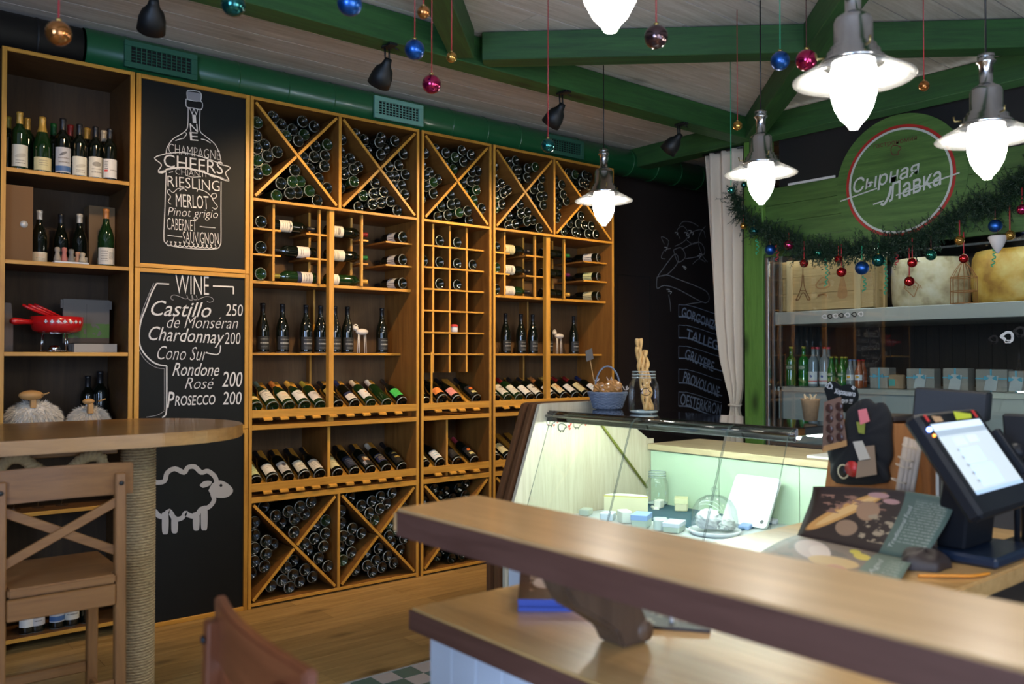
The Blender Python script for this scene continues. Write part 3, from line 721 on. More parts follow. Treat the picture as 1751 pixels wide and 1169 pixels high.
# --- bottles on the sloping displays
def display(xs, zt, specs, rackname, row):
    th = math.radians(27)
    for (x, sp) in zip(xs, specs):
        if sp is None: continue
        kind, style, zr, cap, lab = sp[:5]; mt = sp[5] if len(sp) > 5 else None
        r = body_r(kind); y = .026+r*math.sin(th)
        z = zt-.062+math.tan(th)*(y+.014)+.010+(r-.009)/math.cos(th)
        bottle(kind, (x, y, z), r_tilt(27), lab, style, zr, cap, mat=mt, half=1.15, group='bottles on the %s sloping display of the %s' % (row, rackname), capz=.225)
x1s = [2.066+.1035*i for i in range(5)]+[2.603+.1185*i for i in range(5)]
D1 = [('burgundy', 'yellow', (.03, .07), 'gold', 'cut-off bottle with gold band, first on the upper display beside the chalkboard', M_glassg),
 ('burgundy', 'crest', (.035, .145), 'greyblue', 'bottle with cream label under a grey crest and blue grey capsule, upper display', M_glassg),
 ('burgundy', 'orange_script', (.03, .12), 'copper', 'bottle with cream label in orange script and copper capsule, upper display', M_glassg),
 ('burgundy', 'plain_white', (.03, .13), 'gold', 'bottle with plain white label and dull gold capsule, upper display left of the post', M_glassg),
 ('bordeaux', 'dot', (.035, .125), 'olive', 'bottle with white label carrying one orange dot, upper display next to the post', M_glassg),
 ('bordeaux', 'yellow', (.10, .165), 'black', 'dark bottle with yellow shoulder label, upper display just right of the post'),
 ('bordeaux', 'navy_top', (.02, .105), 'navy', 'bottle with navy capsule and navy topped white label, upper display'),
 ('bordeaux', 'small_sun', (.04, .135), 'cream', 'bottle with cream capsule and white label with small sun, upper display', M_glassg),
 ('bordeaux', None, None, 'silver', 'bottle without visible label and a silver capsule, upper display', M_glassg),
 ('burgundy', 'green', (.035, .12), 'black', 'bottle with bright green label at the right end of the upper display')]
display(x1s, 1.154, D1, 'first rack', 'upper')
D2 = [('bordeaux', 'pale_green', (.02, .13), 'olive', 'cut-off bottle with pale green label, first on the lower display'),
 ('burgundy', 'plain_white', (.02, .11), 'black', 'black capped bottle with white label and round neck medallion, lower display'),
 ('bordeaux', 'grape', (.03, .13), 'black', 'bottle with grey label showing a dark grape, lower display'),
 ('burgundy', 'wave', (.02, .12), 'black', 'bottle with large off-white label, lower display left of the divider'),
 ('burgundy', 'qr_like', (.02, .12), 'black', 'bottle with cream label and a grey speckled square, lower display at the divider'),
 ('bordeaux', 'cream_tall', (.03, .14), 'olive', 'bottle with tall cream yellow label, lower display right of the divider'),
 ('bordeaux', 'dark_navy', (.02, .13), 'black', 'black bottle with very dark navy label, lower display'),
 ('bordeaux', 'picture', (.02, .14), 'black', 'black bottle with a small brown picture label, lower display'),
 ('bordeaux', 'gold_navy', (.05, .13), 'cream', 'bottle with cream capsule and navy gold band, lower display'),
 ('bordeaux', 'gold_script', (.02, .15), 'black', 'black bottle with gold script, right end of the lower display')]
display(x1s, .724, D2, 'first rack', 'lower')
x2s = [3.262, 3.405, 3.528, 3.70]
display(x2s, 1.154, [('bordeaux', 'yellow', (.05, .09), 'black', 'cut-off dark bottle with gold band at the left of the narrow rack display'),
 ('champagne', 'orange', (.035, .10), 'black', 'fat dark bottle with orange label on the narrow rack display'),
 ('burgundy', 'pink', (.03, .11), 'black', 'dark bottle with pink label on the narrow rack display'),
 ('burgundy', 'flame', (.02, .13), 'black', 'dark bottle with orange and yellow label on the narrow rack display')], 'narrow rack', 'upper')
display([3.262, 3.385, 3.53, 3.68], .724, [('bordeaux', 'cream_tall', (.02, .12), 'olive', 'cut-off bottle with cream label, left end of the narrow rack lower display'),
 ('burgundy', 'blue_text', (.02, .11), 'black', 'bottle with white label and light blue text, narrow rack lower display'),
 ('burgundy', 'black_relief', (.02, .12), 'black', 'all black bottle with dark embossed label, narrow rack lower display'),
 ('bordeaux', 'flame', (.02, .13), 'pink', 'black bottle with orange label and pink capsule, narrow rack lower display')], 'narrow rack', 'lower')
x3s = [3.877, 3.986, 4.095, 4.20, 4.300, 4.432, 4.55, 4.67, 4.79, 4.93]
D3 = [('bordeaux', 'plain_white', (.02, .10), 'olive', 'cut-off bottle with white label, first on the display right of the narrow rack'),
 ('bordeaux', 'chateau', (.03, .15), 'red', 'bottle with red capsule and tall cream label, second on the third rack display', M_glassg),
 ('bordeaux', 'wave', (.03, .14), 'darkred', 'bottle with dark red capsule and plain cream label, third rack display', M_glassg),
 ('bordeaux', 'plain_white', (.02, .13), 'black', 'bottle with black capsule and white label, third rack display left of the post'),
 ('bordeaux', 'chateau', (.02, .14), 'black', 'bottle with drawn house on its label, third rack display at the post'),
 ('bordeaux', 'small_sun', (.02, .12), 'copper', 'bottle with white label and copper capsule, third rack display right of the post'),
 ('bordeaux', 'drawing', (.02, .14), 'gold', 'bottle with gold capsule and ochre drawing on the label, third rack display'),
 ('bordeaux', 'plain_white', (.03, .13), 'darkred', 'bottle with dark red capsule and white label, third rack display near the basket'),
 ('bordeaux', 'cream_tall', (.03, .15), 'darkred', 'bottle with pale green cream label behind the basket sign'),
 ('bordeaux', 'blue_text', (.03, .13), 'navy', 'bottle with navy capsule and bluish label, last before the basket')]
display(x3s, 1.154, D3, 'third rack', 'upper')
display(x3s[:2], .724, [('bordeaux', 'chateau', (.02, .13), 'black', 'bottle with cream house label on the lower display beside the display case'), ('bordeaux', 'cream_tall', (.03, .14), 'black', 'bottle with cream label half hidden by the display case boards')], 'third rack', 'lower')

# --- black bottles standing on the middle shelf
def standing(xs, y, word, z=1.4935):
    for i, x in enumerate(xs):
        bottle('burgundy', (x, y, z), R_UP, word[i], 'script_black', (.02, .10), 'black', group='black bottles standing on the middle shelves', half=1.2, scale=1.02)
standing([at(p_, 560, 1, .25).x for p_ in (449, 483, 523, 548, 572.5, 594, 653)], .25, ['standing black bottle nearest the chalkboard on the middle shelf', 'second standing black bottle from the chalkboard', 'standing black bottle just left of the shelf divider', 'standing black bottle right of the divider, behind the post', 'standing black bottle just right of the post', 'standing black bottle left of the white figurine in the first rack', 'standing black bottle alone at the right end of the first rack shelf'])
standing([at(p_, 560, 1, .24).x for p_ in (864.5, 891, 911, 937, 981)], .24, ['standing black bottle at the left of the third rack shelf', 'second standing black bottle in the third rack', 'standing black bottle left of the third rack post', 'standing black bottle right of the third rack post, beside the figurine', 'standing black bottle right of the white figurine in the third rack'])
# --- bottles lying crosswise and in the pigeonholes
def lying(x, z, s, style, cap, lab, kind='bordeaux', y=.14, mt=None, zr=(.05, .13)):
    bottle(kind, (x, y, z+body_r(kind)+.001), RX(s), lab, style, zr, cap, mat=mt, group='bottles lying on the small shelves', half=1.25, capz=.235)
lying(2.188, 2.235, 1, 'crest', 'black', 'lying bottle with crest label, top row left of the post, neck pointing right')
lying(2.487, 2.082, -1, 'plain_white', 'black', 'lying bottle with white label, middle row left of the post, neck pointing left')
lying(2.487, 1.924, -1, 'navy_top', 'olive', 'lying green bottle with large label in the bottom row left of the post', mt=M_glassg, zr=(.03, .13))
lying(2.562, 2.235, 1, 'chateau', 'darkred', 'lying bottle with cream label in the top row right of the post', zr=(.02, .11))
lying(2.562, 2.082, 1, 'wave', 'green', 'lying bottle with green capsule in the middle row right of the post', zr=(.02, .12))
lying(2.562, 1.924, 1, 'plain_white', 'gold', 'lying olive bottle with gold capsule in the bottom row right of the post', mt=M_glassg, zr=(.02, .08))
for i, z in enumerate((2.235, 2.082, 1.924)):
    w_ = ('top', 'middle', 'bottom')[i]
    bottle('bordeaux', (2.098, .06, z+.039), R_LIE, 'bottle end in the %s pigeonhole beside the chalkboard' % w_, mat=M_glassg if i == 2 else None, group='bottle ends in the pigeonholes')
    bottle('bordeaux', (3.098, .07, z+.039), Matrix.Rotation(.10, 3, 'Z') @ R_LIE, 'bottle with pale label on the %s small shelf at the right of the first rack' % w_, 'plain_white', (.05, .13), 'black', half=2.6, group='bottle ends in the pigeonholes')
    bottle('bordeaux', (3.895, .06, z+.039), R_LIE, 'bottle end in the %s pigeonhole of the third rack' % w_, mat=M_glassg if i == 1 else None, group='bottle ends in the pigeonholes')
    bottle('bordeaux', (4.965, .075, z+.039), Matrix.Rotation(.30, 3, 'Z') @ R_LIE, 'bottle with %s label, %s small shelf at the far end of the racks' % (('white', 'green printed', 'cream')[i], w_), ('plain_white', 'pale_green', 'cream_tall')[i], (.05, .13), 'black', half=2.6, group='bottle ends in the pigeonholes')
    lying(3.976, z, 1, ('cream_tall', 'chateau', 'qr_like')[i], 'black', 'lying bottle in the %s row left of the third rack post' % w_, mt=M_glassg if i == 2 else None, zr=(.04, .13))
    lying(4.392, z, 1, None, ('green', 'purple', 'gold')[i], 'lying dark bottle with %s capsule in the %s row right of the third rack post' % (('green', 'purple', 'gold')[i], w_))
# grid cells of the narrow rack: columns 0..4 by x, rows by z
cols = [at(p_, 440, 1, .09).x for p_ in (727, 752.5, 782.5, 809)]; gz = [2.240, 2.090, 1.940]
for c_, r_ in ((1, 0), (2, 0), (0, 1), (1, 1), (2, 1), (3, 1), (1, 2), (2, 2)):
    bottle('bordeaux', (cols[c_] if c_ else (3.221+gx[0]-.0075)/2, .09, gz[r_]+.039), R_LIE, 'bottle end in column %s, row %s of the square grid' % (('one', 'two', 'three', 'four')[c_], ('one', 'two', 'three')[r_]), 'plain_white' if (c_, r_) in ((1, 0), (3, 1)) else None, (.06, .13), half=2.6, group='bottle ends in the square grid')
# small jam jar in the grid
xj = at(776, 556, 1, .12).x; e = empty('jam_jar', (xj, .12, 1.642), 'small jar with red cloth lid standing in the square grid', 'jar')
lathe('jar', [(0, 0), (.026, 0), (.028, .004), (.028, .04), (.024, .046)], M_white, (xj, .12, 1.6425), e, 16); lathe('cloth_lid', [(.034, .040), (.026, .050), (.024, .056), (0, .058)], plain('red cloth', (.45, .03, .03), .8), (xj, .12, 1.6425), e, 12)
# white long-legged sheep figurines
def figurine(x, y, s, lab):
    z = 1.4935; e = empty('sheep_figurine', (x, y, z), lab, 'figurine', 'white sheep figurines on the middle shelves')
    mt = plain('white glazed clay', (.62, .58, .52), .45)
    link('body', sphere_me(.030, 14, 1.55, .9, .72, (x, y, z+.142)), mt, e)
    link('head', join_me([sphere_me(.016, 12, 1.3, .9, 1.0, (x-s*.048, y, z+.165)), tube_me([(x-s*.048+.014*math.cos(a), y, z+.178+.012*math.sin(a)) for a in [k*.6 for k in range(9)]], .004, 6)]), mt, e)
    for dx in (-.034, -.022, .022, .034): tube('leg', [(x+dx*.9, y+.006*(1 if dx > 0 else -1), z+.13), (x+dx*1.15, y+.010*(1 if dx > 0 else -1), z)], .0032, mt, e, 6)
figurine(at(619, 570, 1, .24).x, .24, 1, 'long-legged white sheep figurine between black bottles in the first rack')
figurine(at(956, 570, 1, .22).x, .22, 1, 'long-legged white sheep figurine between black bottles in the third rack')
# ================================================================ OPEN CABINET AT THE LEFT
e = empty('open_cabinet', (1.05, .2, 0), 'tall open oak cabinet left of the chalkboards with four stocked shelves', 'cabinet')

def K(n, X0, X1, Y0_, Y1_, Z0, Z1): box(n, X0, X1, Y0_+.006, Y1_, Z0, Z1, wood('shaded cabinet board', (.075, .034, .010), (.13, .062, .018), 0, .5), e); box('lit_edge_strip', X0, X1, Y0_, Y0_+.006, Z0, Z1, oak, e, .0010)  # boards coloured dark for the shade inside, front edges lighter as if lit
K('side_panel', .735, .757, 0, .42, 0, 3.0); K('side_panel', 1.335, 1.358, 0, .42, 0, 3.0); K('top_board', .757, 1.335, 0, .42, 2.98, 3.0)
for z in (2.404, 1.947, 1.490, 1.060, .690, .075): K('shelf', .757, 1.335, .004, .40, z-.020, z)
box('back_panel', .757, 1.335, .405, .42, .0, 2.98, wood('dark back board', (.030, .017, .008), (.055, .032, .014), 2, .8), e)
def bx(px, y, py=280): return at(px, py, 1, y).x
G1 = 'bottles on the top shelf of the open cabinet'
z = 2.4045
bottle('bordeaux', (bx(33, .09), .09, z), R_UP, 'bottle with tall white printed label, leftmost in the front row of the top shelf', 'wave', (.02, .13), 'gold', mat=M_glassg, group=G1, scale=1.0)
bottle('champagne', (bx(72, .09), .09, z), R_UP, 'green sparkling wine bottle with gold and red neck foil on the top shelf', 'cream_tall', (.015, .085), 'gold', capz=.20, mat=M_glassg, group=G1, scale=.95)
bottle('bordeaux', (bx(107, .08), .08, z), R_UP, 'bottle with silver label, bird drawing and blue lower band on the top shelf', 'silver_bird', (.015, .145), 'black', group=G1)
bottle('bordeaux', (bx(135.5, .08), .08, z), R_UP, 'bottle with dark capsule and white printed label, fourth in the front row', 'wave', (.012, .115), 'black', group=G1, scale=.95)
bottle('bordeaux', (bx(163, .08), .08, z), R_UP, 'bottle whose white label shows a large country house, front row', 'chateau', (.012, .125), 'black', group=G1, scale=.95)
bottle('bordeaux', (bx(187.5, .05), .05, z), R_UP, 'bottle with sideways writing and red square on its label, right end of front row', 'side_red', (.012, .12), 'black', group=G1, scale=.93)
for px, y, cp, mt, lab in ((13, .22, 'olive', M_glassg, 'olive capped bottle at the far left of the back row'), (46, .19, 'gold', M_glassg, 'gold capped bottle behind the leftmost labelled one'), (91, .22, 'green', M_glassg, 'green capped bottle behind the sparkling wine'), (120, .19, 'darkred', M_glassb, 'bottle with red neck behind the silver label one'), (149, .20, 'gold', M_glassb, 'gold necked bottle behind the country house one'), (177, .20, 'cream', M_glassb, 'bottle with pale neck band in the back row at the right')):
    bottle('bordeaux', (bx(px, y), y, z), R_UP, lab, 'plain_white' if px in (120, 149) else None, (.02, .12), cp, mat=mt, group=G1)
z = 1.9475
def carton(name, x0, x1, y0, y1, z0, z1, col, lab, cat='box', disc=None):
    c = empty(name, ((x0+x1)/2, (y0+y1)/2, z0), lab, cat)
    mt = plain('card %.2f' % col[0], col, .7, noise=.12, nscale=5); t = .004
    box('front', x0, x1, y0, y0+t, z0, z1, mt, c); box('back', x0, x1, y1-t, y1, z0, z1, mt, c); box('side', x0, x0+t, y0+t, y1-t, z0, z1, mt, c); box('side', x1-t, x1, y0+t, y1-t, z0, z1, mt, c)
    box('lid', x0, x1, y0, y1, z1, z1+.003, mt, c)
    if disc: lathe('seal', [(0, .0), (.018, 0), (.018, .001), (0, .001)], plain('silver seal', (.5, .5, .48), .4, .3), disc, c, 20, rot=Matrix.Rotation(PI/2, 3, 'X'))
    return c
carton('wine_carton', .765, at(56, 400, 1, .06).x, .06, .22, z, 2.325, (.15, .070, .018), 'tall brown wine carton with a round silver seal at the left of the second shelf', disc=(at(41, 383, 1, .058).x, .0590, 2.135))
carton('wine_carton', at(152, 400, 1, .26).x, 1.330, .26, .38, z, 2.295, (.16, .095, .040), 'tall tan wine carton behind the burgundy bottle on the second shelf')
G2 = 'bottles on the second shelf of the open cabinet'
bottle('burgundy', (bx(67, .16, 420), .16, z), R_UP, 'dark bottle with low cream label beside the brown carton', 'orange_script', (.01, .065), 'silver', capz=.25, group=G2, scale=.93)
bottle('burgundy', (bx(104, .26, 420), .26, z), R_UP, 'plain dark bottle at the back behind the spice shakers', None, None, 'black', group=G2, scale=.95)
bottle('burgundy', (bx(136, .25, 420), .25, z), R_UP, 'dark bottle with pale capsule behind the spice shakers', 'plain_white', (.01, .06), 'cream', capz=.25, group=G2, scale=.98)
bottle('burgundy', (bx(181, .10, 420), .10, z), R_UP, 'green bottle with large cream label and orange capsule at the right of the second shelf', 'qr_like', (.012, .098), 'copper', capz=.245, mat=M_glassg, group=G2, scale=1.04)
e = empty('shaker_tray', (1.1, .07, z), 'white ceramic tray that carries small pottery pieces on the second shelf', 'tray')
x0, x1 = at(93, 447, 1, .03).x, at(152, 449, 1, .03).x
box('tray', x0, x1, .03, .11, z, z+.011, M_white, e, .003)
shc = [plain('stone clay', (.30, .25, .19), .6), plain('pink clay', (.42, .14, .11), .6), plain('grey speckled clay', (.16, .15, .13), .5), plain('tan clay', (.45, .24, .14), .6), plain('beige clay', (.40, .34, .24), .6)]
for i, (px, yy_, h, lab) in enumerate(((98, .06, .075, 'stone coloured pottery shaker at the left of the tray'), (110, .075, .078, 'pink pottery shaker on the tray'), (122, .06, .07, 'grey speckled pottery shaker in the middle of the tray'), (133, .085, .06, 'tan pottery shaker at the back of the tray'), (141, .055, .055, 'beige knobbed pottery shaker at the right of the tray'))):
    s = lathe('shaker', [(0, 0), (.017, 0), (.018, .01), (.012, h*.45), (.010, h*.6), (.014, h*.75), (.012, h*.95), (0, h)], shc[i], (at(px, 440, 1, yy_).x, yy_, z+.0113), None, 16); tag(s, lab, 'shaker', 'pottery shakers on the tray')
z = 1.4905
# fondue set
e = empty('fondue_stand', (at(95, 590, 1, .17).x, .17, z), 'chrome wire stand with burner under the red fondue pot', 'stand')
cx0, cy0 = at(93, 590, 1, .17).x, .17; CH = plain('chrome', (.6, .6, .6), .12, 1.0)
for a in (.5, 2.1, 3.7, 5.2): tube('leg', [(cx0+.085*math.cos(a), cy0+.085*math.sin(a), z+.003), (cx0+.078*math.cos(a), cy0+.078*math.sin(a), z+.098)], .003, CH, e, 6)
tube('ring', [(cx0+.079*math.cos(a*.2618), cy0+.079*math.sin(a*.2618), z+.100) for a in range(24)], .003, CH, e, 6, True); tube('ring', [(cx0+.084*math.cos(a*.2618), cy0+.084*math.sin(a*.2618), z+.006) for a in range(24)], .003, CH, e, 6, True)
lathe('burner', [(0, .002), (.028, .002), (.030, .02), (.024, .034), (.012, .036), (0, .036)], CH, (cx0, cy0, z), e, 20)
RED = plain('red enamel', (.50, .010, .012), .2, coat=.5)
e = empty('fondue_pot', (cx0+.01, cy0, z+.104), 'red enamel fondue pot with white crosses and a side handle', 'pot')
zp = z+.1035
lathe('pot', [(0, 0), (.095, 0), (.115, .010), (.124, .040), (.126, .082), (.120, .082), (.118, .040), (.108, .014), (0, .010)], RED, (cx0+.012, cy0, zp), e, 36)
tube('handle', [(cx0-.10, cy0-.02, zp+.05), (cx0-.15, cy0-.05, zp+.052), (cx0-.20, cy0-.08, zp+.052), (cx0-.215, cy0-.088, zp+.052)], [.013, .014, .019, .012], RED, e, 10)
for k in range(7):
    a = -PI/2-.62+k*.235; c = Vector((cx0+.012+.1258*math.cos(a), cy0+.1258*math.sin(a), zp+.054)); t = Vector((-math.sin(a), math.cos(a), 0)); u = Vector((0, 0, 1)); n = Vector((math.cos(a), math.sin(a), 0))*.0012
    vs = []; fs = []
    for (A, B) in ((.009, .0035), (.0035, .009)):
        b0 = len(vs); vs += [c+n-t*A-u*B, c+n+t*A-u*B, c+n+t*A+u*B, c+n-t*A+u*B]; fs.append((b0, b0+1, b0+2, b0+3)); n = n*1.1
    link('white_cross', me_from(vs, fs), M_white, e)
for k in range(3):
    f = tube('fondue_fork', [(cx0-.02+.03*k, cy0+.02*k, zp+.084), (cx0-.12+.03*k, cy0+.02*k, zp+.125+.004*k), (cx0-.15+.03*k, cy0+.02*k, zp+.140+.004*k)], [.006, .009, .007], RED, None, 8); tag(f, ('red handled fondue fork resting lowest in the pot', 'red handled fondue fork in the middle', 'red handled fondue fork resting highest in the pot')[k], 'fork', 'fondue forks in the red pot')
e = empty('wooden_block', (.80, .26, z), 'upright wooden board leaning in the left corner behind the fondue pot', 'board')
prism('board', [(.762, z+.0), (.835, z+.0), (.835, z+.14), (.825, z+.255), (.766, z+.255)], 1, .24, .262, wood('brown board', (.05, .022, .008), (.09, .045, .016), 2), e, .002)
e = empty('gift_box', (at(150, 590, 1, .22).x, .22, z), 'grey gift box standing on end with a green picture, right of the fondue pot', 'box')
gx0, gx1 = at(108, 550, 1, .22).x, at(187, 550, 1, .22).x; gz0, gz1 = z+.05, at(150, 512, 1, .22).z
M_gb = printed('gift box face', (.11, .10, .09), [('mottle', (0, 1, .02, .45, 6, .42), (.06, .14, .02)), ('rect', (.49, .5, 0, .9), (.05, .05, .045)), ('rect', (0, 1, 0, .12), (.06, .035, .02))], .6)
link('face', grid_me(lambda u, v: (gx0+(gx1-gx0)*u, .219, gz0+(gz1-gz0)*v), 1, 1, False), M_gb, e); box('card_body', gx0, gx1, .22, .24, gz0, gz1, plain('grey card', (.12, .11, .10), .7), e)
for s in (gx0-.012, gx1): box('ear', s, s+.012, .222, .232, gz1-.05, gz1-.005, plain('grey card', (.12, .11, .10), .7), e)
carton('flat_box', at(127, 590, 1, .1).x, at(200, 590, 1, .1).x, .10, .25, z, z+.042, (.34, .31, .27), 'flat pale box lying in front of the gift box')
# fluffy sheep
FUR = plain('cream fleece', (.78, .72, .62), .9)
def fluffy(px, hw, ztop, lab, big):
    y = .17; x = at(px, 690, 1, y-.1).x; z = 1.0605; e = empty('fleece_sheep', (x, y, z), lab, 'figurine', 'fleecy sheep on the fourth shelf')
    h = ztop-z; link('fleece_core', sphere_me(1, 24, hw*.85, hw*.6, h*.5, (x, y, z+h*.5)), FUR, e)
    vs = []; fs = []; rnd = random.Random(px)
    for i in range(5200):
        u = rnd.uniform(-1, 1); a = rnd.uniform(0, 2*PI); s = math.sqrt(1-u*u); n = Vector((s*math.cos(a), s*math.sin(a), u))
        p = Vector((x+n.x*hw*.84, y+n.y*hw*.58, z+h*.5+n.z*h*.48)); d = (n*1.0+Vector((rnd.uniform(-.4, .4), rnd.uniform(-.4, .4), -.75+rnd.uniform(-.3, .3)))).normalized()*rnd.uniform(.02, .036)
        t = d.cross(Vector((rnd.uniform(-1, 1), rnd.uniform(-1, 1), rnd.uniform(-1, 1)))).normalized()*.0022; k = len(vs)
        q_ = p+d+Vector((0, 0, -.004)); q_.z = max(q_.z, z+.001); vs += [p-t, p+t, q_]; fs.append((k, k+1, k+2))
    link('fleece_locks', me_from(vs, fs), FUR, e)['kind'] = 'stuff'
    W = plain('pale wood', (.50, .27, .09), .55)
    hx = x-hw*.15; link('head', sphere_me(1, 16, .058 if big else .030, .036 if big else .022, .026 if big else .016, (hx, y-.06, ztop+.035)), W, e)
    box('neck', hx-.004, hx+.022, y-.075, y-.045, ztop-.03, ztop+.025, W, e, .003)
    tube('ear', [(hx+.045, y-.08, ztop+.035), (hx+.075, y-.10, ztop+.048)], [.006, .003], W, e, 6)
fluffy(64, .145, 1.235, 'large cream fleece sheep with wooden head on the fourth shelf', True)
fluffy(160, .105, 1.195, 'smaller fleece sheep with wooden head on the fourth shelf', False)
for px, y in ((150, .33), (171, .34)): bottle('bordeaux', (bx(px, y, 680), y, 1.0605), R_UP, 'dark bottle standing behind the smaller fleece sheep' if px == 150 else 'dark bottle at the back right of the fourth shelf', None, None, 'black', group='dark bottles behind the fleece sheep', scale=1.08 if px == 171 else 1.0)
# bottles at the bottom, seen between the stool legs
z = .0755
for i, (px, st, lab) in enumerate(((46, 'plain_white', 'bottle with a narrow pale label at the left of the lowest shelf'), (63, 'grape', 'bottle with grey label band on the lowest shelf'), (97, 'silver_bird', 'bottle with a blue and white label on the lowest shelf'), (122, 'chateau', 'bottle with cream label right of the blue one on the lowest shelf'), (150, None, 'unlabelled dark bottle on the lowest shelf'))):
    bottle('bordeaux', (bx(px, .08, 1050), .08, z), R_UP, lab, st, (.035, .15), 'black', group='bottles on the lowest shelf of the open cabinet')
for i in range(3):
    g = link('wine_glass', join_me([lathe_me([(0, 0), (.03, 0), (.03, .002), (.004, .006), (.003, .07), (.004, .075), (.028, .10), (.034, .13), (.028, .165)], 20)]), M_gjar); g.location = (.83+i*.11, .14, .6905)
    tag(g, ('leftmost stemmed glass on the shelf behind the stool', 'middle stemmed glass on the shelf behind the stool', 'rightmost stemmed glass on the shelf behind the stool')[i], 'glass', 'stemmed glasses behind the stool')

# ================================================================ BAR TABLE WITH ROPE COLUMN
e = empty('bar_table', (.55, -.94, 0), 'tall round-ended wooden bar table standing on a rope-wrapped column', 'table')
pts = [(-.9, -1.42)]+[(1.075+.47*math.cos(a), -.95+.47*math.sin(a)) for a in [(-PI/2)+PI*k/24 for k in range(25)]]+[(-.9, -.48)]
prism('tabletop', pts, 2, 1.118, 1.17, wood('bar table top', (.30, .14, .04), (.46, .24, .075), 0, .35, coat=.3), e, .004)
box('stretcher', .30, 1.02, -1.0, -.88, 1.06, 1.1175, oakin, e, .003)
ROPE = plain('sisal rope', (.46, .33, .17), .9, noise=.25, nscale=60)
def twisted(name, pts, r, parent, pitch=.028, strands=3):
    ms = []; pts = [Vector(p) for p in pts]; L = 0; acc = [0]
    for i in range(1, len(pts)): L += (pts[i]-pts[i-1]).length; acc.append(L)
    n = max(8, int(L/pitch*6))
    for s in range(strands):
        out = []
        for k in range(n+1):
            d = L*k/n; i = max(j for j in range(len(acc)) if acc[j] <= d+1e-9); i = min(i, len(pts)-2)
            t = (d-acc[i])/(acc[i+1]-acc[i]); p = pts[i].lerp(pts[i+1], t); dr = (pts[i+1]-pts[i]).normalized(); sd = dr.cross(Vector((0, .1, 1))).normalized(); up = sd.cross(dr)
            a = d/pitch*2*PI+s*2*PI/strands; out.append(p+(sd*math.cos(a)+up*math.sin(a))*r*.5)
        ms.append(tube_me(out, r*.55, 6))
    return link(name, join_me(ms), ROPE, parent)
for L_ in (((-4, 806), (14, 786), (38, 784), (56, 796), (82, 812)), ((98, 814), (118, 804), (138, 786), (158, 779), (174, 784), (176, 808))):
    twisted('rope_loop', smooth_line([at(px, py, 1, -1.03) for px, py in L_], 5), .024, e, .045)
lathe('column', [(0, 0), (.064, 0), (.064, 1.117), (0, 1.117)], plain('column core', (.12, .08, .05), .8), (1.12, -.94, 0), e, 24)
hp = []; turns = 92
for k in range(turns*20+1):
    a = k/20*2*PI; hp.append((1.12+.0665*math.cos(a), -.94+.0665*math.sin(a), .006+k/20*.01205))
g = N('wound rope'); nz = g.noise(g.obj(1, 1, 3), 70, 3); g.set(g.b.inputs['Base Color'], g.ramp(nz, [(.3, (.26, .17, .085)), (.7, (.50, .36, .19))])); g.b.inputs['Roughness'].default_value = .9
link('rope_winding', tube_me(hp, .0064, 6), g.m, e)

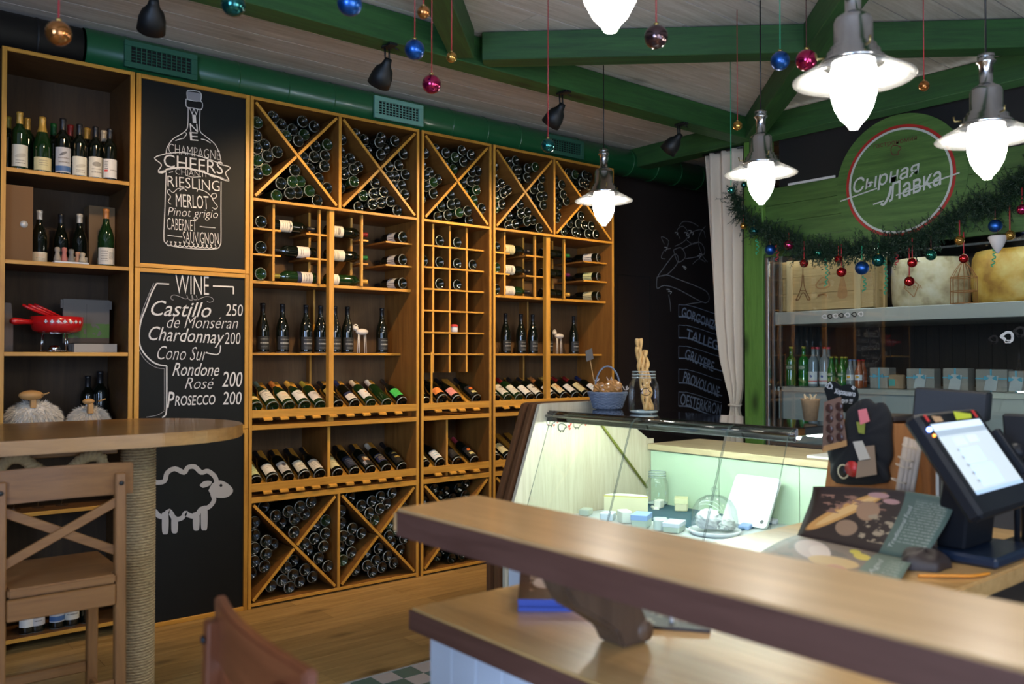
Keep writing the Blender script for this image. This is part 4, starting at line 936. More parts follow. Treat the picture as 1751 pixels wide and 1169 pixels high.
# ================================================================ BAR STOOLS
STW = lambda ax: wood('stool pine', (.18, .072, .021), (.29, .130, .040), ax, .42, knots=.6, coat=.15)
def stool(label, hs=1.0):
    e = empty('bar_stool', (0, 0, 0), label, 'stool', 'cross-backed wooden bar stools'); S = lambda n, *a: box(n, *a, STW, e, .004)
    w2 = .185; zt = 1.075
    for s in (-1, 1):
        xs = (s*w2-.018, s*w2+.018)
        hexa('back_post', [(xs[0], -.045, 0), (xs[1], -.045, 0), (xs[1], -.005, 0), (xs[0], -.005, 0), (xs[0], -.02, zt-.02), (xs[1], -.02, zt-.02), (xs[1], .012, zt-.02), (xs[0], .012, zt-.02)], STW(2), e, .004)
        S('leg', s*w2-.019, s*w2+.019, .34, .378, 0, .675)
        S('side_stretcher', s*w2-.010, s*w2+.010, .005, .34, .20, .235); S('side_rail', s*w2-.011, s*w2+.011, .012, .34, .60, .67)
        me = lathe_me([(0, 0), (.008, 0), (.008, .004), (.004, .006), (0, .006)], 10); me.transform(Matrix.Translation((s*w2, -.0225, zt-.055)) @ Matrix.Rotation(PI/2, 4, 'X')); link('bolt', me, M_blackm, e)
    S('front_stretcher', -w2+.02, w2-.02, .350, .368, .26, .30); S('back_stretcher', -w2+.019, w2-.019, -.034, -.016, .30, .34)
    S('front_rail', -w2+.02, w2-.02, .345, .367, .60, .67); S('back_rail', -w2+.019, w2-.019, -.038, -.016, .60, .672)
    prism('seat', [(-.205, -.0), (-.165, -.0), (-.165, -.045), (.165, -.045), (.165, .0), (.205, .0), (.215, .395), (-.215, .395)], 2, .677, .708, STW(0), e, .006)
    def rail(u, v, o): x = -.235+.47*u; return (x, .018-.035*math.cos(x/.235*1.3)+o, zt-.105+.112*v+.012*math.cos(x/.235*1.2))
    n = 16; vs = []; fs = []
    for i in range(n+1):
        for (v, o) in ((0, 0), (1, 0), (1, .022), (0, .022)): vs.append(rail(i/n, v, o))
    for i in range(n):
        for k in range(4): fs.append((i*4+k, (i+1)*4+k, (i+1)*4+(k+1) % 4, i*4+(k+1) % 4))
    fs += [(0, 1, 2, 3), (n*4+3, n*4+2, n*4+1, n*4)]
    me = me_from(vs, fs); bm = bmesh.new(); bm.from_mesh(me); bmesh.ops.recalc_face_normals(bm, faces=bm.faces); bmesh.ops.bevel(bm, geom=[x for x in bm.edges if len(x.link_faces) == 2 and x.calc_face_angle(0) > .7], offset=.004, segments=2, affect='EDGES'); bm.to_mesh(me); bm.free()
    link('top_rail', me, STW(0), e)
    for s, y in ((1, -.006), (-1, .008)):
        hexa('cross_slat', [(-s*(w2-.015), y-.006, .765), (-s*(w2-.015)+s*.0, y+.006, .765), (s*(w2-.015), y+.006, .935), (s*(w2-.015), y-.006, .935), (-s*(w2-.015), y-.006, .80), (-s*(w2-.015), y+.006, .80), (s*(w2-.015), y+.006, .97), (s*(w2-.015), y-.006, .97)], STW(0), e, .002)
    return e
s1 = stool('cross-backed wooden bar stool in front of the bar table with the rope column')
s1.matrix_world = Matrix.Translation((.683, -1.60, 0))
s2 = stool('dark reddish bar stool back at the bottom edge, in front of the white counter')
s2.matrix_world = Matrix.Translation((.565, -3.475, 0)) @ Matrix.Rotation(-PI/2-.10, 4, 'Z') @ Matrix.Diagonal((1, 1, .935, 1))
STR = {}
for ch in s2.children:
    me = ch.data.copy(); k = me.materials[0].name
    if k.startswith('stool pine'):
        if k not in STR:
            STR[k] = wood('red stool wood', (.10, .026, .008), (.17, .048, .016), 'xyz'.index(k[-1]), .4, coat=.3)
        me.materials[0] = STR[k]
    ch.data = me
# ================================================================ SALES COUNTER WITH RAISED BAR
e = empty('sales_counter', (1.6, -4.3, 0), 'L-shaped sales counter with thick wooden top and white boarded front', 'counter')
prism('worktop', [(1.055, -5.9), (1.055, -3.195), (3.05, -3.195), (3.05, -3.915), (1.85, -3.915), (1.85, -5.9)], 2, .85, .90, WKT(1), e, .006)
WB = plain('white boarding', (.60, .63, .68), .5)
yy = -3.235
while yy > -5.85: box('board', 1.085, 1.103, yy-.0845, yy, .0, .849, WB, e, .003); yy -= .0865
for x0 in [1.104+.0865*i for i in range(22)]: box('board', x0, x0+.0845, -3.253, -3.235, 0, .849, WB, e, .003)
M_inn = plain('dark inner panel', (.03, .02, .014), .6); box('inner_panel', 1.80, 1.82, -5.85, -3.9, 0, .849, M_inn, e); box('inner_panel', 1.84, 3.0, -3.88, -3.86, 0, .849, M_inn, e); box('inner_panel', 3.0, 3.02, -3.88, -3.235, 0, .849, M_inn, e)
e = empty('raised_bar', (1.16, -4.4, .9), 'raised wooden bar shelf running above the front of the sales counter', 'bar shelf')
prism('bar_top', [(1.030, -5.9), (1.030, -3.170), (1.040, -3.158), (1.290, -3.122), (1.306, -3.138), (1.325, -5.9)], 2, 1.060, 1.12, CNT(1), e, .010)
BRK = wood('bracket brown', (.075, .040, .022), (.14, .08, .045), 2, .5)
for yb in (-3.66, -5.1):
    pts = [(1.30, .9005), (1.225, .9005), (1.205, .935), (1.16, .965), (1.10, 1.00), (1.075, 1.035), (1.065, 1.0595), (1.155, 1.0595), (1.175, 1.035), (1.215, 1.01), (1.262, .985), (1.292, .950)]
    prism('bracket', pts, 1, yb-.035, yb+.035, BRK, e, .006)
    me = lathe_me([(0, -.04), (.018, -.04), (.022, -.034), (.022, .034), (.018, .04), (0, .04)], 16); me.transform(Matrix.Translation((1.285, yb, .9235)) @ Matrix.Rotation(PI/2, 4, 'X')); link('scroll', me, BRK, e)

EDB = wood('dark varnished edge', (.075, .030, .020), (.12, .052, .036), 1, .4)
box('edge_band', 1.0275, 1.0298, -5.89, -3.187, 1.063, 1.117, EDB, e)
box('edge_band', 1.0525, 1.0548, -5.89, -3.2, .853, .897, EDB, bpy.data.objects['sales_counter'])
# magazines and leaflets
def sheet(name, label, cat, c, ux, uy, L, W, t, bend, mat, edge, n=14, parent=None):
    """a leaflet of size L x W lying from corner c, its free end bent upwards by bend(u)"""
    ux = Vector(ux).normalized(); uy = Vector(uy).normalized(); c = Vector(c)
    def f(u, v, dz=0.0): p = c+ux*L*bend(u)[0]+uy*W*v; return (p.x, p.y, p.z+bend(u)[1]+dz)
    top = grid_me(lambda u, v: f(u, v, t), n, 1); 
    e_ = empty(name, tuple(c), label, cat)
    vs = []; fs = []
    for i in range(n+1):
        u = i/n; vs += [f(u, 0), f(u, 1), f(u, 1, t*.97), f(u, 0, t*.97)]
    for i in range(n):
        for k in range(4): fs.append((i*4+k, i*4+(k+1) % 4, (i+1)*4+(k+1) % 4, (i+1)*4+k))
    fs += [(3, 2, 1, 0), (n*4, n*4+1, n*4+2, n*4+3)]
    link('page_block', me_from(vs, fs), edge, e_); link('cover', top, mat, e_); return e_
M_mag1 = printed('brown photo cover', (.05, .018, .010), [('mottle', (.35, .9, .1, .9, 4, .5), (.22, .14, .09)), ('ell', (.7, .35, .28, .22, .4), (.42, .30, .24)), ('lines', (.05, .3, .3, .7, 7), (.5, .4, .3))], .25)
M_blue = plain('blue page edges', (.05, .09, .40), .5); M_dark = plain('dark page edges', (.03, .02, .02), .5)
flat = lambda u: (u, 0.0)
for i, (dy, lab) in enumerate(((0, 'lowest blue-edged magazine in the stack under the raised bar'), (.004, 'middle blue-edged magazine in the stack under the raised bar'), (-.003, 'topmost magazine of the stack under the raised bar, brown photo cover'))):
    o = sheet('magazine', lab, 'magazine', (1.225+dy, -3.375+dy, .9004+i*.0093), (.66, .75, 0), (.75, -.66, 0), .20, .25, .009, flat if i < 2 else (lambda u: (u, .012*max(0, u-.5)**2*4)), M_mag1, M_blue, 8)
    o['group'] = 'magazines stacked under the raised bar'
M_mag2 = printed('grey food cover', (.035, .022, .016), [('mottle', (.1, .9, .1, .9, 5, .52), (.20, .15, .12)), ('ell', (.5, .6, .25, .2, .3), (.42, .32, .28))], .55)
sheet('magazine', 'dark magazine lying alone on the counter right of the bracket', 'magazine', (1.34, -3.62, .9004), (.80, .60, 0), (.60, -.80, 0), .21, .15, .006, flat, M_mag2, M_dark, 6)
tube('pen', [(1.405, -3.66, .909), (1.47, -3.59, .94)], .0045, plain('white pen', (.6, .6, .6), .3), None, 8)
tag(bpy.data.objects['pen'], 'white pen resting on the dark magazine', 'pen')
# open food magazine at the till: two spreads
A = lambda px, py, z: at(px, py, 2, z)
M_pgA = printed('bread page', (.030, .017, .013), [('ell', (.30, .52, .48, .085, 1.02), (.55, .27, .075)), ('ell', (.32, .54, .40, .045, 1.02), (.68, .40, .15)), ('mottle', (.05, .62, .45, .8, 7, .55), (.24, .12, .08)), ('ell', (.46, .55, .09, .17, .1), (.32, .18, .10)), ('ell', (.36, .25, .09, .12, .2), (.28, .17, .10)), ('ell', (.50, .85, .08, .06, 0), (.42, .22, .19)), ('ell', (.60, .75, .06, .05, 0), (.42, .22, .19)), ('mottle', (.48, .68, .12, .5, 14, .55), (.32, .24, .15)),
    ('rect', (.68, 1, 0, 1), (.075, .11, .085)), ('lines', (.76, .97, .18, .85, 24), (.24, .27, .23))], .5)
M_pgB = printed('cheese page', (.13, .10, .075), [('mottle', (0, 1, 0, 1, 3, .5), (.18, .13, .095)), ('ell', (.28, .6, .15, .34, .3), (.50, .38, .32)), ('ell', (.36, .55, .09, .24, .3), (.60, .48, .40)), ('ell', (.52, .35, .20, .16, .5), (.52, .34, .14)), ('ell', (.58, .15, .10, .14, 0), (.50, .22, .16)), ('ell', (.58, .82, .05, .10, .2), (.55, .45, .05)), ('ell', (.66, .70, .07, .12, .2), (.58, .44, .06)), ('rect', (.72, 1, 0, 1), (.12, .16, .12)), ('lines', (.86, .97, .2, .8, 12), (.26, .29, .24))], .6)
em = empty('open_magazine', (2.05, -3.6, .9), 'open food magazine with bread and cheese pictures, standing half up beside the till', 'magazine')
def lerp(a, b, t): return a+(b-a)*t
# rear page rises from the fold and curls over to the right; its corners in room coordinates
f0 = A(1362, 918, .915); f1 = A(1562, 962, .915)
def up_page(u, v):
    p = f0.lerp(f1, u); p = p+Vector((.128, .014, 0))*math.sin(v*1.5)+Vector((.040, -.035, 0))*math.sin(v*1.5)*(u-.1)+Vector((.05, -.04, 0))*u*.35
    return Vector((p.x, p.y, .915+.175*v-.035*v*v+.020*math.sin(u*2.4)*v))
o = solid(link('bread_page', grid_me(up_page, 16, 14), M_pgA, em), .0015)
g0 = A(1300, 930, .912); g1 = A(1535, 985, .912)
def low_page(u, v):
    a = A(1290, 950, .903).lerp(A(1530, 1012, .903), u); b = f0.lerp(f1, u); p = a.lerp(b, v)
    return Vector((p.x, p.y, .903+.018*math.sin(v*PI*.6)))
solid(link('cheese_page', grid_me(low_page, 12, 10), M_pgB, em), .002)
for i in range(5):
    solid(link('inner_page', grid_me(lambda u, v: Vector(low_page(u, v))-Vector((0, 0, .0022*(i+1)*(.6+.4*v)))+Vector((.004*i, .003*i, 0)), 4, 6), plain('dark inner page', (.04, .025, .02), .5), em), .001)
def free_text(parent, s, o3, dx, up, hgt, mat, shear=.3, bold=0.0, nm='lettering'):
    me = text_me(s, bold, shear); dx = Vector(dx); up = Vector(up); L = dx.length
    xs = [q_.co.x for q_ in me.vertices]; k = L/(max(xs)-min(xs)); x0 = min(xs)
    for q_ in me.vertices: q_.co = Vector(o3)+dx/L*(q_.co.x-x0)*k+up.normalized()*q_.co.y*hgt
    return link(nm, me, mat, parent)
PT = plain('page lettering', (.42, .44, .40), .5)
def on_page(fn, parent, s, u0, v0, u1, v1, h, lift=.0016, shear=.25):
    me = text_me(s, 0.0, shear); xs = [q_.co.x for q_ in me.vertices]; W_ = max(xs)-min(xs); du, dv = u1-u0, v1-v0; L = math.hypot(du, dv)
    bm = bmesh.new(); bm.from_mesh(me); bm.to_mesh(me); bm.free()
    for q_ in me.vertices:
        t = (q_.co.x-min(xs))/W_; hh = q_.co.y*h; u = u0+du*t-dv/L*hh; v = v0+dv*t+du/L*hh
        p = Vector(fn(u, v)); a = Vector(fn(min(1, u+.02), v))-Vector(fn(u-.02, v)); b = Vector(fn(u, min(1, v+.02)))-Vector(fn(u, v-.02)); q_.co = p+a.cross(b).normalized()*lift
    return link('page_lettering', me, PT, parent)
on_page(up_page, em, 'Traditional Food', .75, .10, .75, .72, .045)
on_page(low_page, em, 'Aged', .82, .25, .82, .75, .06)
# dark folded cloth behind the magazine and orange cable
def blob(u, v):
    a = u*2*PI; r = math.sin(min(v, .999)*PI/2); x = 2.335+(.080*r+.008*math.sin(3*a)*r)*math.cos(a); y = -3.755+(.058*r+.006*math.sin(5*a)*r)*math.sin(a)
    return (x, y, .9012+.042*(1-v**3)*(1+.15*math.sin(4*a+3*v))*(1 if v < .98 else 0))
tag(link('cloth_pouch', grid_me(blob, 28, 10), plain('dark brown leather', (.035, .022, .018), .5)), 'dark brown leather pouch lying between magazine and till', 'pouch')
tag(tube('cable', smooth_line([Vector(p) for p in ((2.20, -3.80, .905), (2.26, -3.86, .907), (2.30, -3.89, .906), (2.36, -3.908, .906))], 5), .004, plain('orange cable', (.75, .26, .02), .5), None, 8), 'orange cable at the near edge of the till counter', 'cable')
tag(tube('cable', smooth_line([Vector(p) for p in ((2.47, -3.40, .905), (2.52, -3.46, .904), (2.50, -3.54, .904), (2.56, -3.60, .904), (2.60, -3.650, .904))], 5), .003, M_black, None, 8), 'thin black cable lying on the counter behind the till', 'cable')

# ---------------------------------------------------------------- touch-screen till
e = empty('touch_till', (2.46, -3.74, .9), 'black touch-screen till tilted back on the counter', 'till')
TL, TR, BR, BL = (Vector(p) for p in ((2.290, -3.793, 1.285), (2.628, -3.780, 1.285), (2.633, -3.894, 1.114), (2.294, -3.907, 1.114)))
dx = (TR-TL).normalized(); dn = (BL-TL).normalized(); nn = dn.cross(dx).normalized()
if nn.y > 0: nn = -nn
W_, H_ = (TR-TL).length, (BL-TL).length
def scr(u, v, o): return TL+dx*W_*u+dn*H_*(1-v)+nn*o
M_scr = printed('till screen', (.36, .41, .44), [('rect', (0, 1, .90, 1), (.42, .52, .62)), ('rect', (0, 1, .82, .90), (.22, .27, .32)), ('rect', (.22, .45, .66, .78), (.40, .54, .80)), ('rect', (.50, .70, .68, .78), (.42, .55, .78)), ('rect', (.22, .60, .40, .62), (.38, .54, .82)), ('rect', (.22, .66, .08, .38), (.38, .56, .86)), ('lines', (.17, .22, .1, .62, 9), (.1, .12, .16)), ('rect', (0, 1, 0, .05), (.26, .36, .50))], .3, emit=.75)
BZ = plain('till housing', (.008, .009, .012), .45, spec=.25)
sb = .038
c8 = [scr(-sb/W_, -sb*1.5/H_, -.045), scr(1+sb/W_, -sb*1.5/H_, -.045), scr(1+sb/W_, 1+sb/H_, -.045), scr(-sb/W_, 1+sb/H_, -.045), scr(-sb/W_, -sb*1.5/H_, -.002), scr(1+sb/W_, -sb*1.5/H_, -.002), scr(1+sb/W_, 1+sb/H_, -.002), scr(-sb/W_, 1+sb/H_, -.002)]
hexa('screen_housing', c8, BZ, e, .010)
link('screen', grid_me(lambda u, v: scr(u, v, .0), 1, 1, False), M_scr, e)
hexa('stand', [(2.47, -3.80, .93), (2.66, -3.80, .93), (2.66, -3.72, .93), (2.47, -3.72, .93), (2.44, -3.83, 1.12), (2.63, -3.83, 1.12), (2.63, -3.76, 1.19), (2.44, -3.76, 1.19)], BZ, e, .006)
box('base', 2.43, 2.72, -3.900, -3.66, .9005, .93, plain('till base blue black', (.012, .022, .045), .3), e, .008)
hexa('card_reader', [scr(1.115, .1, -.03), scr(1.19, .1, -.03), scr(1.19, .8, -.03), scr(1.115, .8, -.03), scr(1.115, .1, .012), scr(1.19, .1, .012), scr(1.19, .8, .012), scr(1.115, .8, .012)], BZ, e, .004)
LEDB = plain('blue status light', (.15, .25, 1.0), .3, emit=9); LEDO = plain('orange status light', (1.0, .25, .03), .3, emit=3)
link('status_light', sphere_me(.0065, 10, 1, 1, 1, scr(-.085, .93, .002)), LEDB, e); link('status_light', sphere_me(.004, 10, 1, 1, 1, scr(-.070, .84, .002)), LEDO, e)
link('yellow_sticker', grid_me(lambda u, v: scr(.52+.32*u+.05*v, 1.02+.13*v*(1-.5*u), .001), 2, 1, False), plain('yellow green sticker', (.50, .55, .04), .5), e)
link('red_sticker', grid_me(lambda u, v: scr(.93+.06*u, 1.02+.12*v, .0011), 1, 1, False), plain('red sticker', (.5, .03, .03), .5), e); link('red_sticker', grid_me(lambda u, v: scr(-.02+.05*u, 1.04+.10*v, .0011), 1, 1, False), plain('red sticker', (.5, .03, .03), .5), e)
link('beige_sticker', grid_me(lambda u, v: scr(.11+.16*u, 1.02+.10*v*(1-.3*u), .001), 1, 1, False), plain('beige sticker', (.42, .26, .14), .5), e)
# second, rear-facing display behind it
e = empty('customer_display', (2.78, -3.72, .9), 'black rear display on a pole behind the till', 'display')
p0 = at(1563, 662, 0, 2.80); p1 = at(1690, 662, 0, 2.86)
hexa('display_case', [(2.78, p0.y, 1.260), (2.84, p1.y, 1.260), (2.88, p1.y, 1.262), (2.82, p0.y, 1.262), (2.80, p0.y, 1.365), (2.86, p1.y, 1.352), (2.90, p1.y, 1.352), (2.84, p0.y, 1.365)], BZ, e, .006)
ym = (p0.y+p1.y)/2; tube('pole', [(2.84, ym, .914), (2.84, ym, 1.262)], .012, BZ, e, 12); box('foot', 2.79, 2.89, ym-.05, ym+.05, .9005, .914, BZ, e, .003)
e = empty('card_terminal', (2.86, -3.85, .9), 'black payment terminal on a stand at the right edge of the counter', 'terminal')
q0 = at(1712, 730, 0, 2.80); hexa('terminal_body', [(2.80, q0.y-.10, 1.14), (2.84, q0.y-.10, 1.14), (2.84, q0.y-.01, 1.14), (2.80, q0.y-.01, 1.14), (2.83, q0.y-.10, 1.29), (2.87, q0.y-.10, 1.29), (2.87, q0.y+.01, 1.29), (2.83, q0.y+.01, 1.29)], BZ, e, .006)
tube('stand', [(2.84, q0.y-.05, .912), (2.83, q0.y-.05, 1.142)], .011, BZ, e, 10); box('foot', 2.79, 2.89, q0.y-.10, q0.y, .9005, .912, BZ, e, .003)
# cap-like black scanner with a tan tag
e = empty('barcode_scanner', (2.70, -3.70, .9), 'black scanner with a tan tag beside the touch-screen', 'scanner')
c = at(1738, 772, 0, 2.72); link('head', sphere_me(.030, 16, 1, .9, .85, (c.x, c.y, c.z)), BZ, e); tube('neck', [(c.x, c.y, .912), (c.x, c.y, c.z)], .009, BZ, e, 8); box('foot', c.x-.03, c.x+.03, c.y-.03, c.y+.03, .9005, .912, BZ, e, .003)
box('tag', c.x-.034, c.x-.029, c.y-.010, c.y+.012, c.z-.022, c.z-.004, plain('tan tag', (.5, .33, .2), .6), e)

# ---------------------------------------------------------------- plywood holder with its hangings
e = empty('plywood_holder', (2.78, -3.42, .9), 'orange plywood box standing on the counter behind the open magazine', 'box')
PLY = lambda ax: wood('orange plywood', (.30, .105, .022), (.42, .16, .04), ax, .5)
XH = 2.72; ya = at(1403, 870, 0, XH).y; yb = at(1592, 870, 0, XH).y; yc = at(1425, 720, 0, XH).y; yd = at(1560, 720, 0, XH).y; zt = at(1500, 722, 0, XH).z
prism('front_panel', [(ya, .9005), (yb, .9005), (yd, zt), (yc, zt)], 0, XH, XH+.015, PLY(2), e, .001)
box('side_panel', XH+.0155, XH+.17, yc-.02, yc-.005, .9005, zt, PLY, e); box('side_panel', XH+.0155, XH+.17, yd+.005, yd+.02, .9005, zt, PLY, e); box('back_panel', XH+.155, XH+.17, yd+.02, yc-.02, .9005, zt, PLY, e)
PH = plane_x(XH-.003)
# black ruffled bag hanging on it
e = empty('black_fabric_bag', (2.70, at(1500, 780, 0, XH).y, 1.0), 'black ruffled fabric bag hung on the plywood box', 'bag')
XB = 2.685
outl = [(1465, 686), (1480, 681), (1492, 690), (1505, 688), (1515, 700), (1521, 720), (1520, 745), (1522, 780), (1514, 800), (1512, 826), (1430, 826), (1420, 800), (1416, 775), (1412, 760), (1440, 740), (1447, 705)]
vs = [at(px, py, 0, XB) for px, py in outl]; vs = smooth_line(vs+vs[:1], 3)[:-1]; n = len(vs); cen = sum(vs, Vector())/n
ring = []; K_ = 5; fs = []
for k in range(K_+1):
    t = k/K_
    for i, v in enumerate(vs): ring.append(cen.lerp(v, 1-t*.92)+Vector((-.026*math.sin(t*PI/2)+.004*math.sin(i*1.9)*(1-t), 0, 0)))
for k in range(K_):
    for i in range(n): fs.append((k*n+i, k*n+(i+1) % n, (k+1)*n+(i+1) % n, (k+1)*n+i))
fs.append(tuple(range(K_*n, K_*n+n)))
bb = len(ring); ring += [v+Vector((.022, 0, 0)) for v in vs]; fs += [(bb+i, bb+(i+1) % n, (i+1) % n, i) for i in range(n)]; fs.append(tuple(range(bb+n-1, bb-1, -1)))
link('bag', me_from(ring, fs, True), plain('black cloth', (.007, .007, .008), .95), e)
def card(name, lab, cat, poly, X_, mat, parent=None, th=.002, grp=None):
    vs = [at(px, py, 0, X_) for px, py in poly]; n = len(vs); v2 = [v+Vector((th, 0, 0)) for v in vs]
    o = link(name, me_from(vs+v2, [tuple(range(n-1, -1, -1)), tuple(range(n, 2*n))]+[(i, (i+1) % n, (i+1) % n+n, i+n) for i in range(n)]), mat, parent)
    if cat: tag(o, lab, cat, grp)
    return o
e = empty('chocolate_strip', (2.64, at(1430, 730, 0, 2.64).y, 1.1), 'brown packet strip with rows of dark dimples hanging left of the black bag', 'packet')
card('backing', None, None, [(1409, 687), (1437, 678), (1448, 760), (1406, 771)], 2.642, plain('brown pack', (.15, .085, .06), .5), e, .004)
card('gold_footer', None, None, [(1408, 762), (1447, 752), (1448, 762), (1406, 773)], 2.640, plain('tan footer', (.42, .22, .08), .5), e)
for r_ in range(4):
    for c_ in range(2):
        p_ = at(1418+c_*17+r_*.4, 698+r_*17.5-c_*3, 0, 2.640); link('dimple', sphere_me(.0135, 12, .35, 1, 1.15, p_), plain('dimple dark', (.05, .022, .018), .3), e)
card('pink_tag', 'pink tag hanging at the top of the black bag', 'tag', [(1467, 701), (1481, 698), (1487, 720), (1471, 726)], 2.640, plain('pink paper', (.62, .16, .17), .6), grp=None)
card('green_tag', 'yellow green tag hanging under the pink one', 'tag', [(1464, 721), (1479, 722), (1478, 742), (1468, 740)], 2.645, plain('green paper', (.22, .24, .03), .6))
card('white_tag', 'white price card with a reddish figure, on the black bag', 'card', [(1458, 755), (1474, 753), (1488, 784), (1469, 787)], 2.642, printed('white tag print', (.50, .45, .36), []), None)
card('kraft_card', 'brown kraft card with handwriting on the black bag', 'card', [(1477, 763), (1495, 761), (1499, 811), (1463, 817), (1467, 788), (1488, 785), (1483, 772)], 2.646, plain('kraft', (.27, .18, .11), .7))
lathe('red_badge', [(0, 0), (.024, 0), (.026, .003), (0, .005)], plain('red badge paint', (.42, .02, .02), .4), at(1458, 801, 0, 2.650), None, 24, rot=Matrix.Rotation(-PI/2, 3, 'Y')); tag(bpy.data.objects['red_badge'], 'round red badge low on the black bag', 'badge')
e = empty('wreath_badge', tuple(at(1442, 806, 0, 2.652)), 'round cream outlined badge left of the red badge', 'badge'); c = at(1442, 806, 0, 2.650)
tube('ring', [(c.x, c.y+.018*math.cos(a*.393), c.z+.022*math.sin(a*.393)) for a in range(16)], .003, plain('cream metal', (.42, .36, .22), .5), e, 6, True); lathe('disc', [(0, 0), (.017, 0), (.017, .002), (0, .002)], M_black, (c.x+.001, c.y, c.z), e, 16, rot=Matrix.Rotation(-PI/2, 3, 'Y'))
# chalk heart sign
XS = 2.80; e = empty('heart_sign', tuple(at(1437, 690, 0, XS)), 'black heart-shaped sign with white handwriting above the hanging bag', 'sign')
card('heart_board', None, None, [(1409, 665), (1416, 652), (1428, 652), (1438, 660), (1450, 656), (1463, 662), (1467, 675), (1464, 692), (1448, 706), (1430, 700), (1416, 688)], XS, M_slate, e, .008)
PS = plane_x(XS-.001); text_fit('lettering', 'Хорошего', PS, (1427, 669), (1463, 675), 11, M_chalk, e, .01, .25); text_fit('lettering', 'дня !!!', PS, (1438, 685), (1458, 687), 10, M_chalk, e, .01, .25)
c_ = (1418, 659); strokes('flower_drawing', [[(c_[0]-6, c_[1]), (c_[0], c_[1]-4), (c_[0]+6, c_[1]+1), (c_[0], c_[1]+5), (c_[0]-6, c_[1])], [(c_[0]-3, c_[1]+4), (c_[0]+2, c_[1]-6), (c_[0]+5, c_[1]+6)], [(1456, 662), (1461, 666), (1458, 660), (1463, 663)]], PS, M_chalk, e, .002)
box('stick', XS+.001, XS+.006, at(1437, 700, 0, XS).y-.003, at(1437, 700, 0, XS).y+.003, .9005, at(1437, 690, 0, XS).z, oak, e)
# burlap basket with paper strips
c = at(1386, 735, 0, 2.93); zb = 1.2235
tp = lathe('burlap_pot', [(0, .0), (.024, 0), (.034, .076), (.036, .083), (.031, .081), (.022, .004), (0, .004)], plain('burlap', (.26, .16, .075), .9, noise=.3, nscale=80), (2.93, at(1386, 720, 0, 2.93).y, zb), None, 20); tp2 = join_me([tube_me([(2.93+.02*math.cos(k_), at(1386, 720, 0, 2.93).y+.02*math.sin(k_), zb+.06), (2.93+.03*math.cos(k_), at(1386, 720, 0, 2.93).y+.034*math.sin(k_*1.3), zb+.088+.006*(k_ % 3))], .003, 5) for k_ in range(9)]); link('paper_strip', tp2, plain('straw paper', (.45, .34, .2), .8), tp)['kind'] = 'stuff'
tag(tp, 'small burlap pot with paper strips on the case top left of the heart sign', 'pot')
# wrapped bundle (dried sausage stack)
e = empty('rolled_bundle', (2.56, -3.52, .9), 'slanted bundle of rolled paper tied with string, between the black bag and the till', 'bundle')
for k in range(4):
    a = at(1524+k*5, 832+k*2, 0, 2.60); b = at(1551+k*5, 748+k*3, 0, 2.60); a.x += .008*k; b.x += .008*k; a.z = .910; tube('roll', [a, b], .0095, plain('pale paper roll', (.42, .33, .25), .7), e, 10)
for t in (.15, .45, .6, .85):
    a = at(1532, 834, 0, 2.592); b = at(1559, 751, 0, 2.592); m_ = a.lerp(b, t); tube('string', [m_+Vector((-.012*math.cos(q_), .022*math.sin(q_), .006*math.sin(q_)))for q_ in [k*.52 for k in range(12)]], .0018, plain('string', (.5, .4, .28), .8), e, 5, True)
tag(box('wooden_block', 2.74, 2.90, at(1545, 706, 0, 2.8).y, at(1480, 706, 0, 2.8).y, zt+.0015, zt+.022, plain('dark box', (.03, .018, .014), .4), None, .004), 'dark flat box lying on top of the plywood box', 'box')
# ================================================================ DELI DISPLAY CASE
e = empty('display_case', (2.9, -2.5, 0), 'refrigerated glass display case with pale wooden end panel, lit inside, full of cheese', 'display case')
LP = lambda ax: wood('pale end panel', (.46, .38, .25), (.62, .55, .40), ax, .5, knots=.5)
DB = lambda ax: wood('dark case board', (.085, .032, .012), (.15, .065, .025), ax, .45)
def prof(dx, top=1.25): return [(2.395-dx, 0), (2.395-dx, .675), (2.600-dx, 1.245), (2.625-dx, top), (3.06, top), (3.17, 1.165), (3.36, 1.045), (3.40, 1.045), (3.40, 0)]
prism('end_panel', prof(-.015), 1, -1.870, -1.850, LP(2), e, .001)
prism('dark_board', prof(.0), 1, -1.835, -1.808, DB(2), e, .002); prism('dark_board', prof(.005, 1.252), 1, -1.785, -1.757, DB(2), e, .002)
prism('core_panel', prof(-.05, 1.23), 1, -1.8495, -1.836, plain('gap dark', (.02, .012, .008), .8), e); prism('core_panel', prof(-.03, 1.23), 1, -1.8075, -1.7855, plain('gap dark', (.02, .012, .008), .8), e)
YE = -3.165
zz = -1.8725
while zz > YE+.05: box('front_board', 2.425, 2.440, zz-.083, zz, 0, .700, WB, e, .003); zz -= .085
box('deck', 2.441, 3.385, YE, -1.872, .700, .720, plain('deck steel', (.62, .66, .66), .35, .2), e)
box('back_panel', 3.385, 3.40, YE, -1.872, 0, .9895, plain('pale green enamel', (.40, .52, .36), .45), e)
g = N('perforated green'); v = g.obj(1, 150, 150); vo = g.t.nodes.new('ShaderNodeTexVoronoi'); g.set(vo.inputs['Vector'], v); vo.inputs['Scale'].default_value = 1; vo.inputs['Randomness'].default_value = 0
g.set(g.b.inputs['Base Color'], g.mix(g.math('LESS_THAN', vo.outputs['Distance'], .32), (.46, .58, .40), (.24, .34, .22))); g.b.inputs['Roughness'].default_value = .5
yy = -1.874
for i in range(3): box('perforated_sheet', 3.372, 3.3845, yy-.425, yy, .7205, .985, g.m, e); yy -= .429
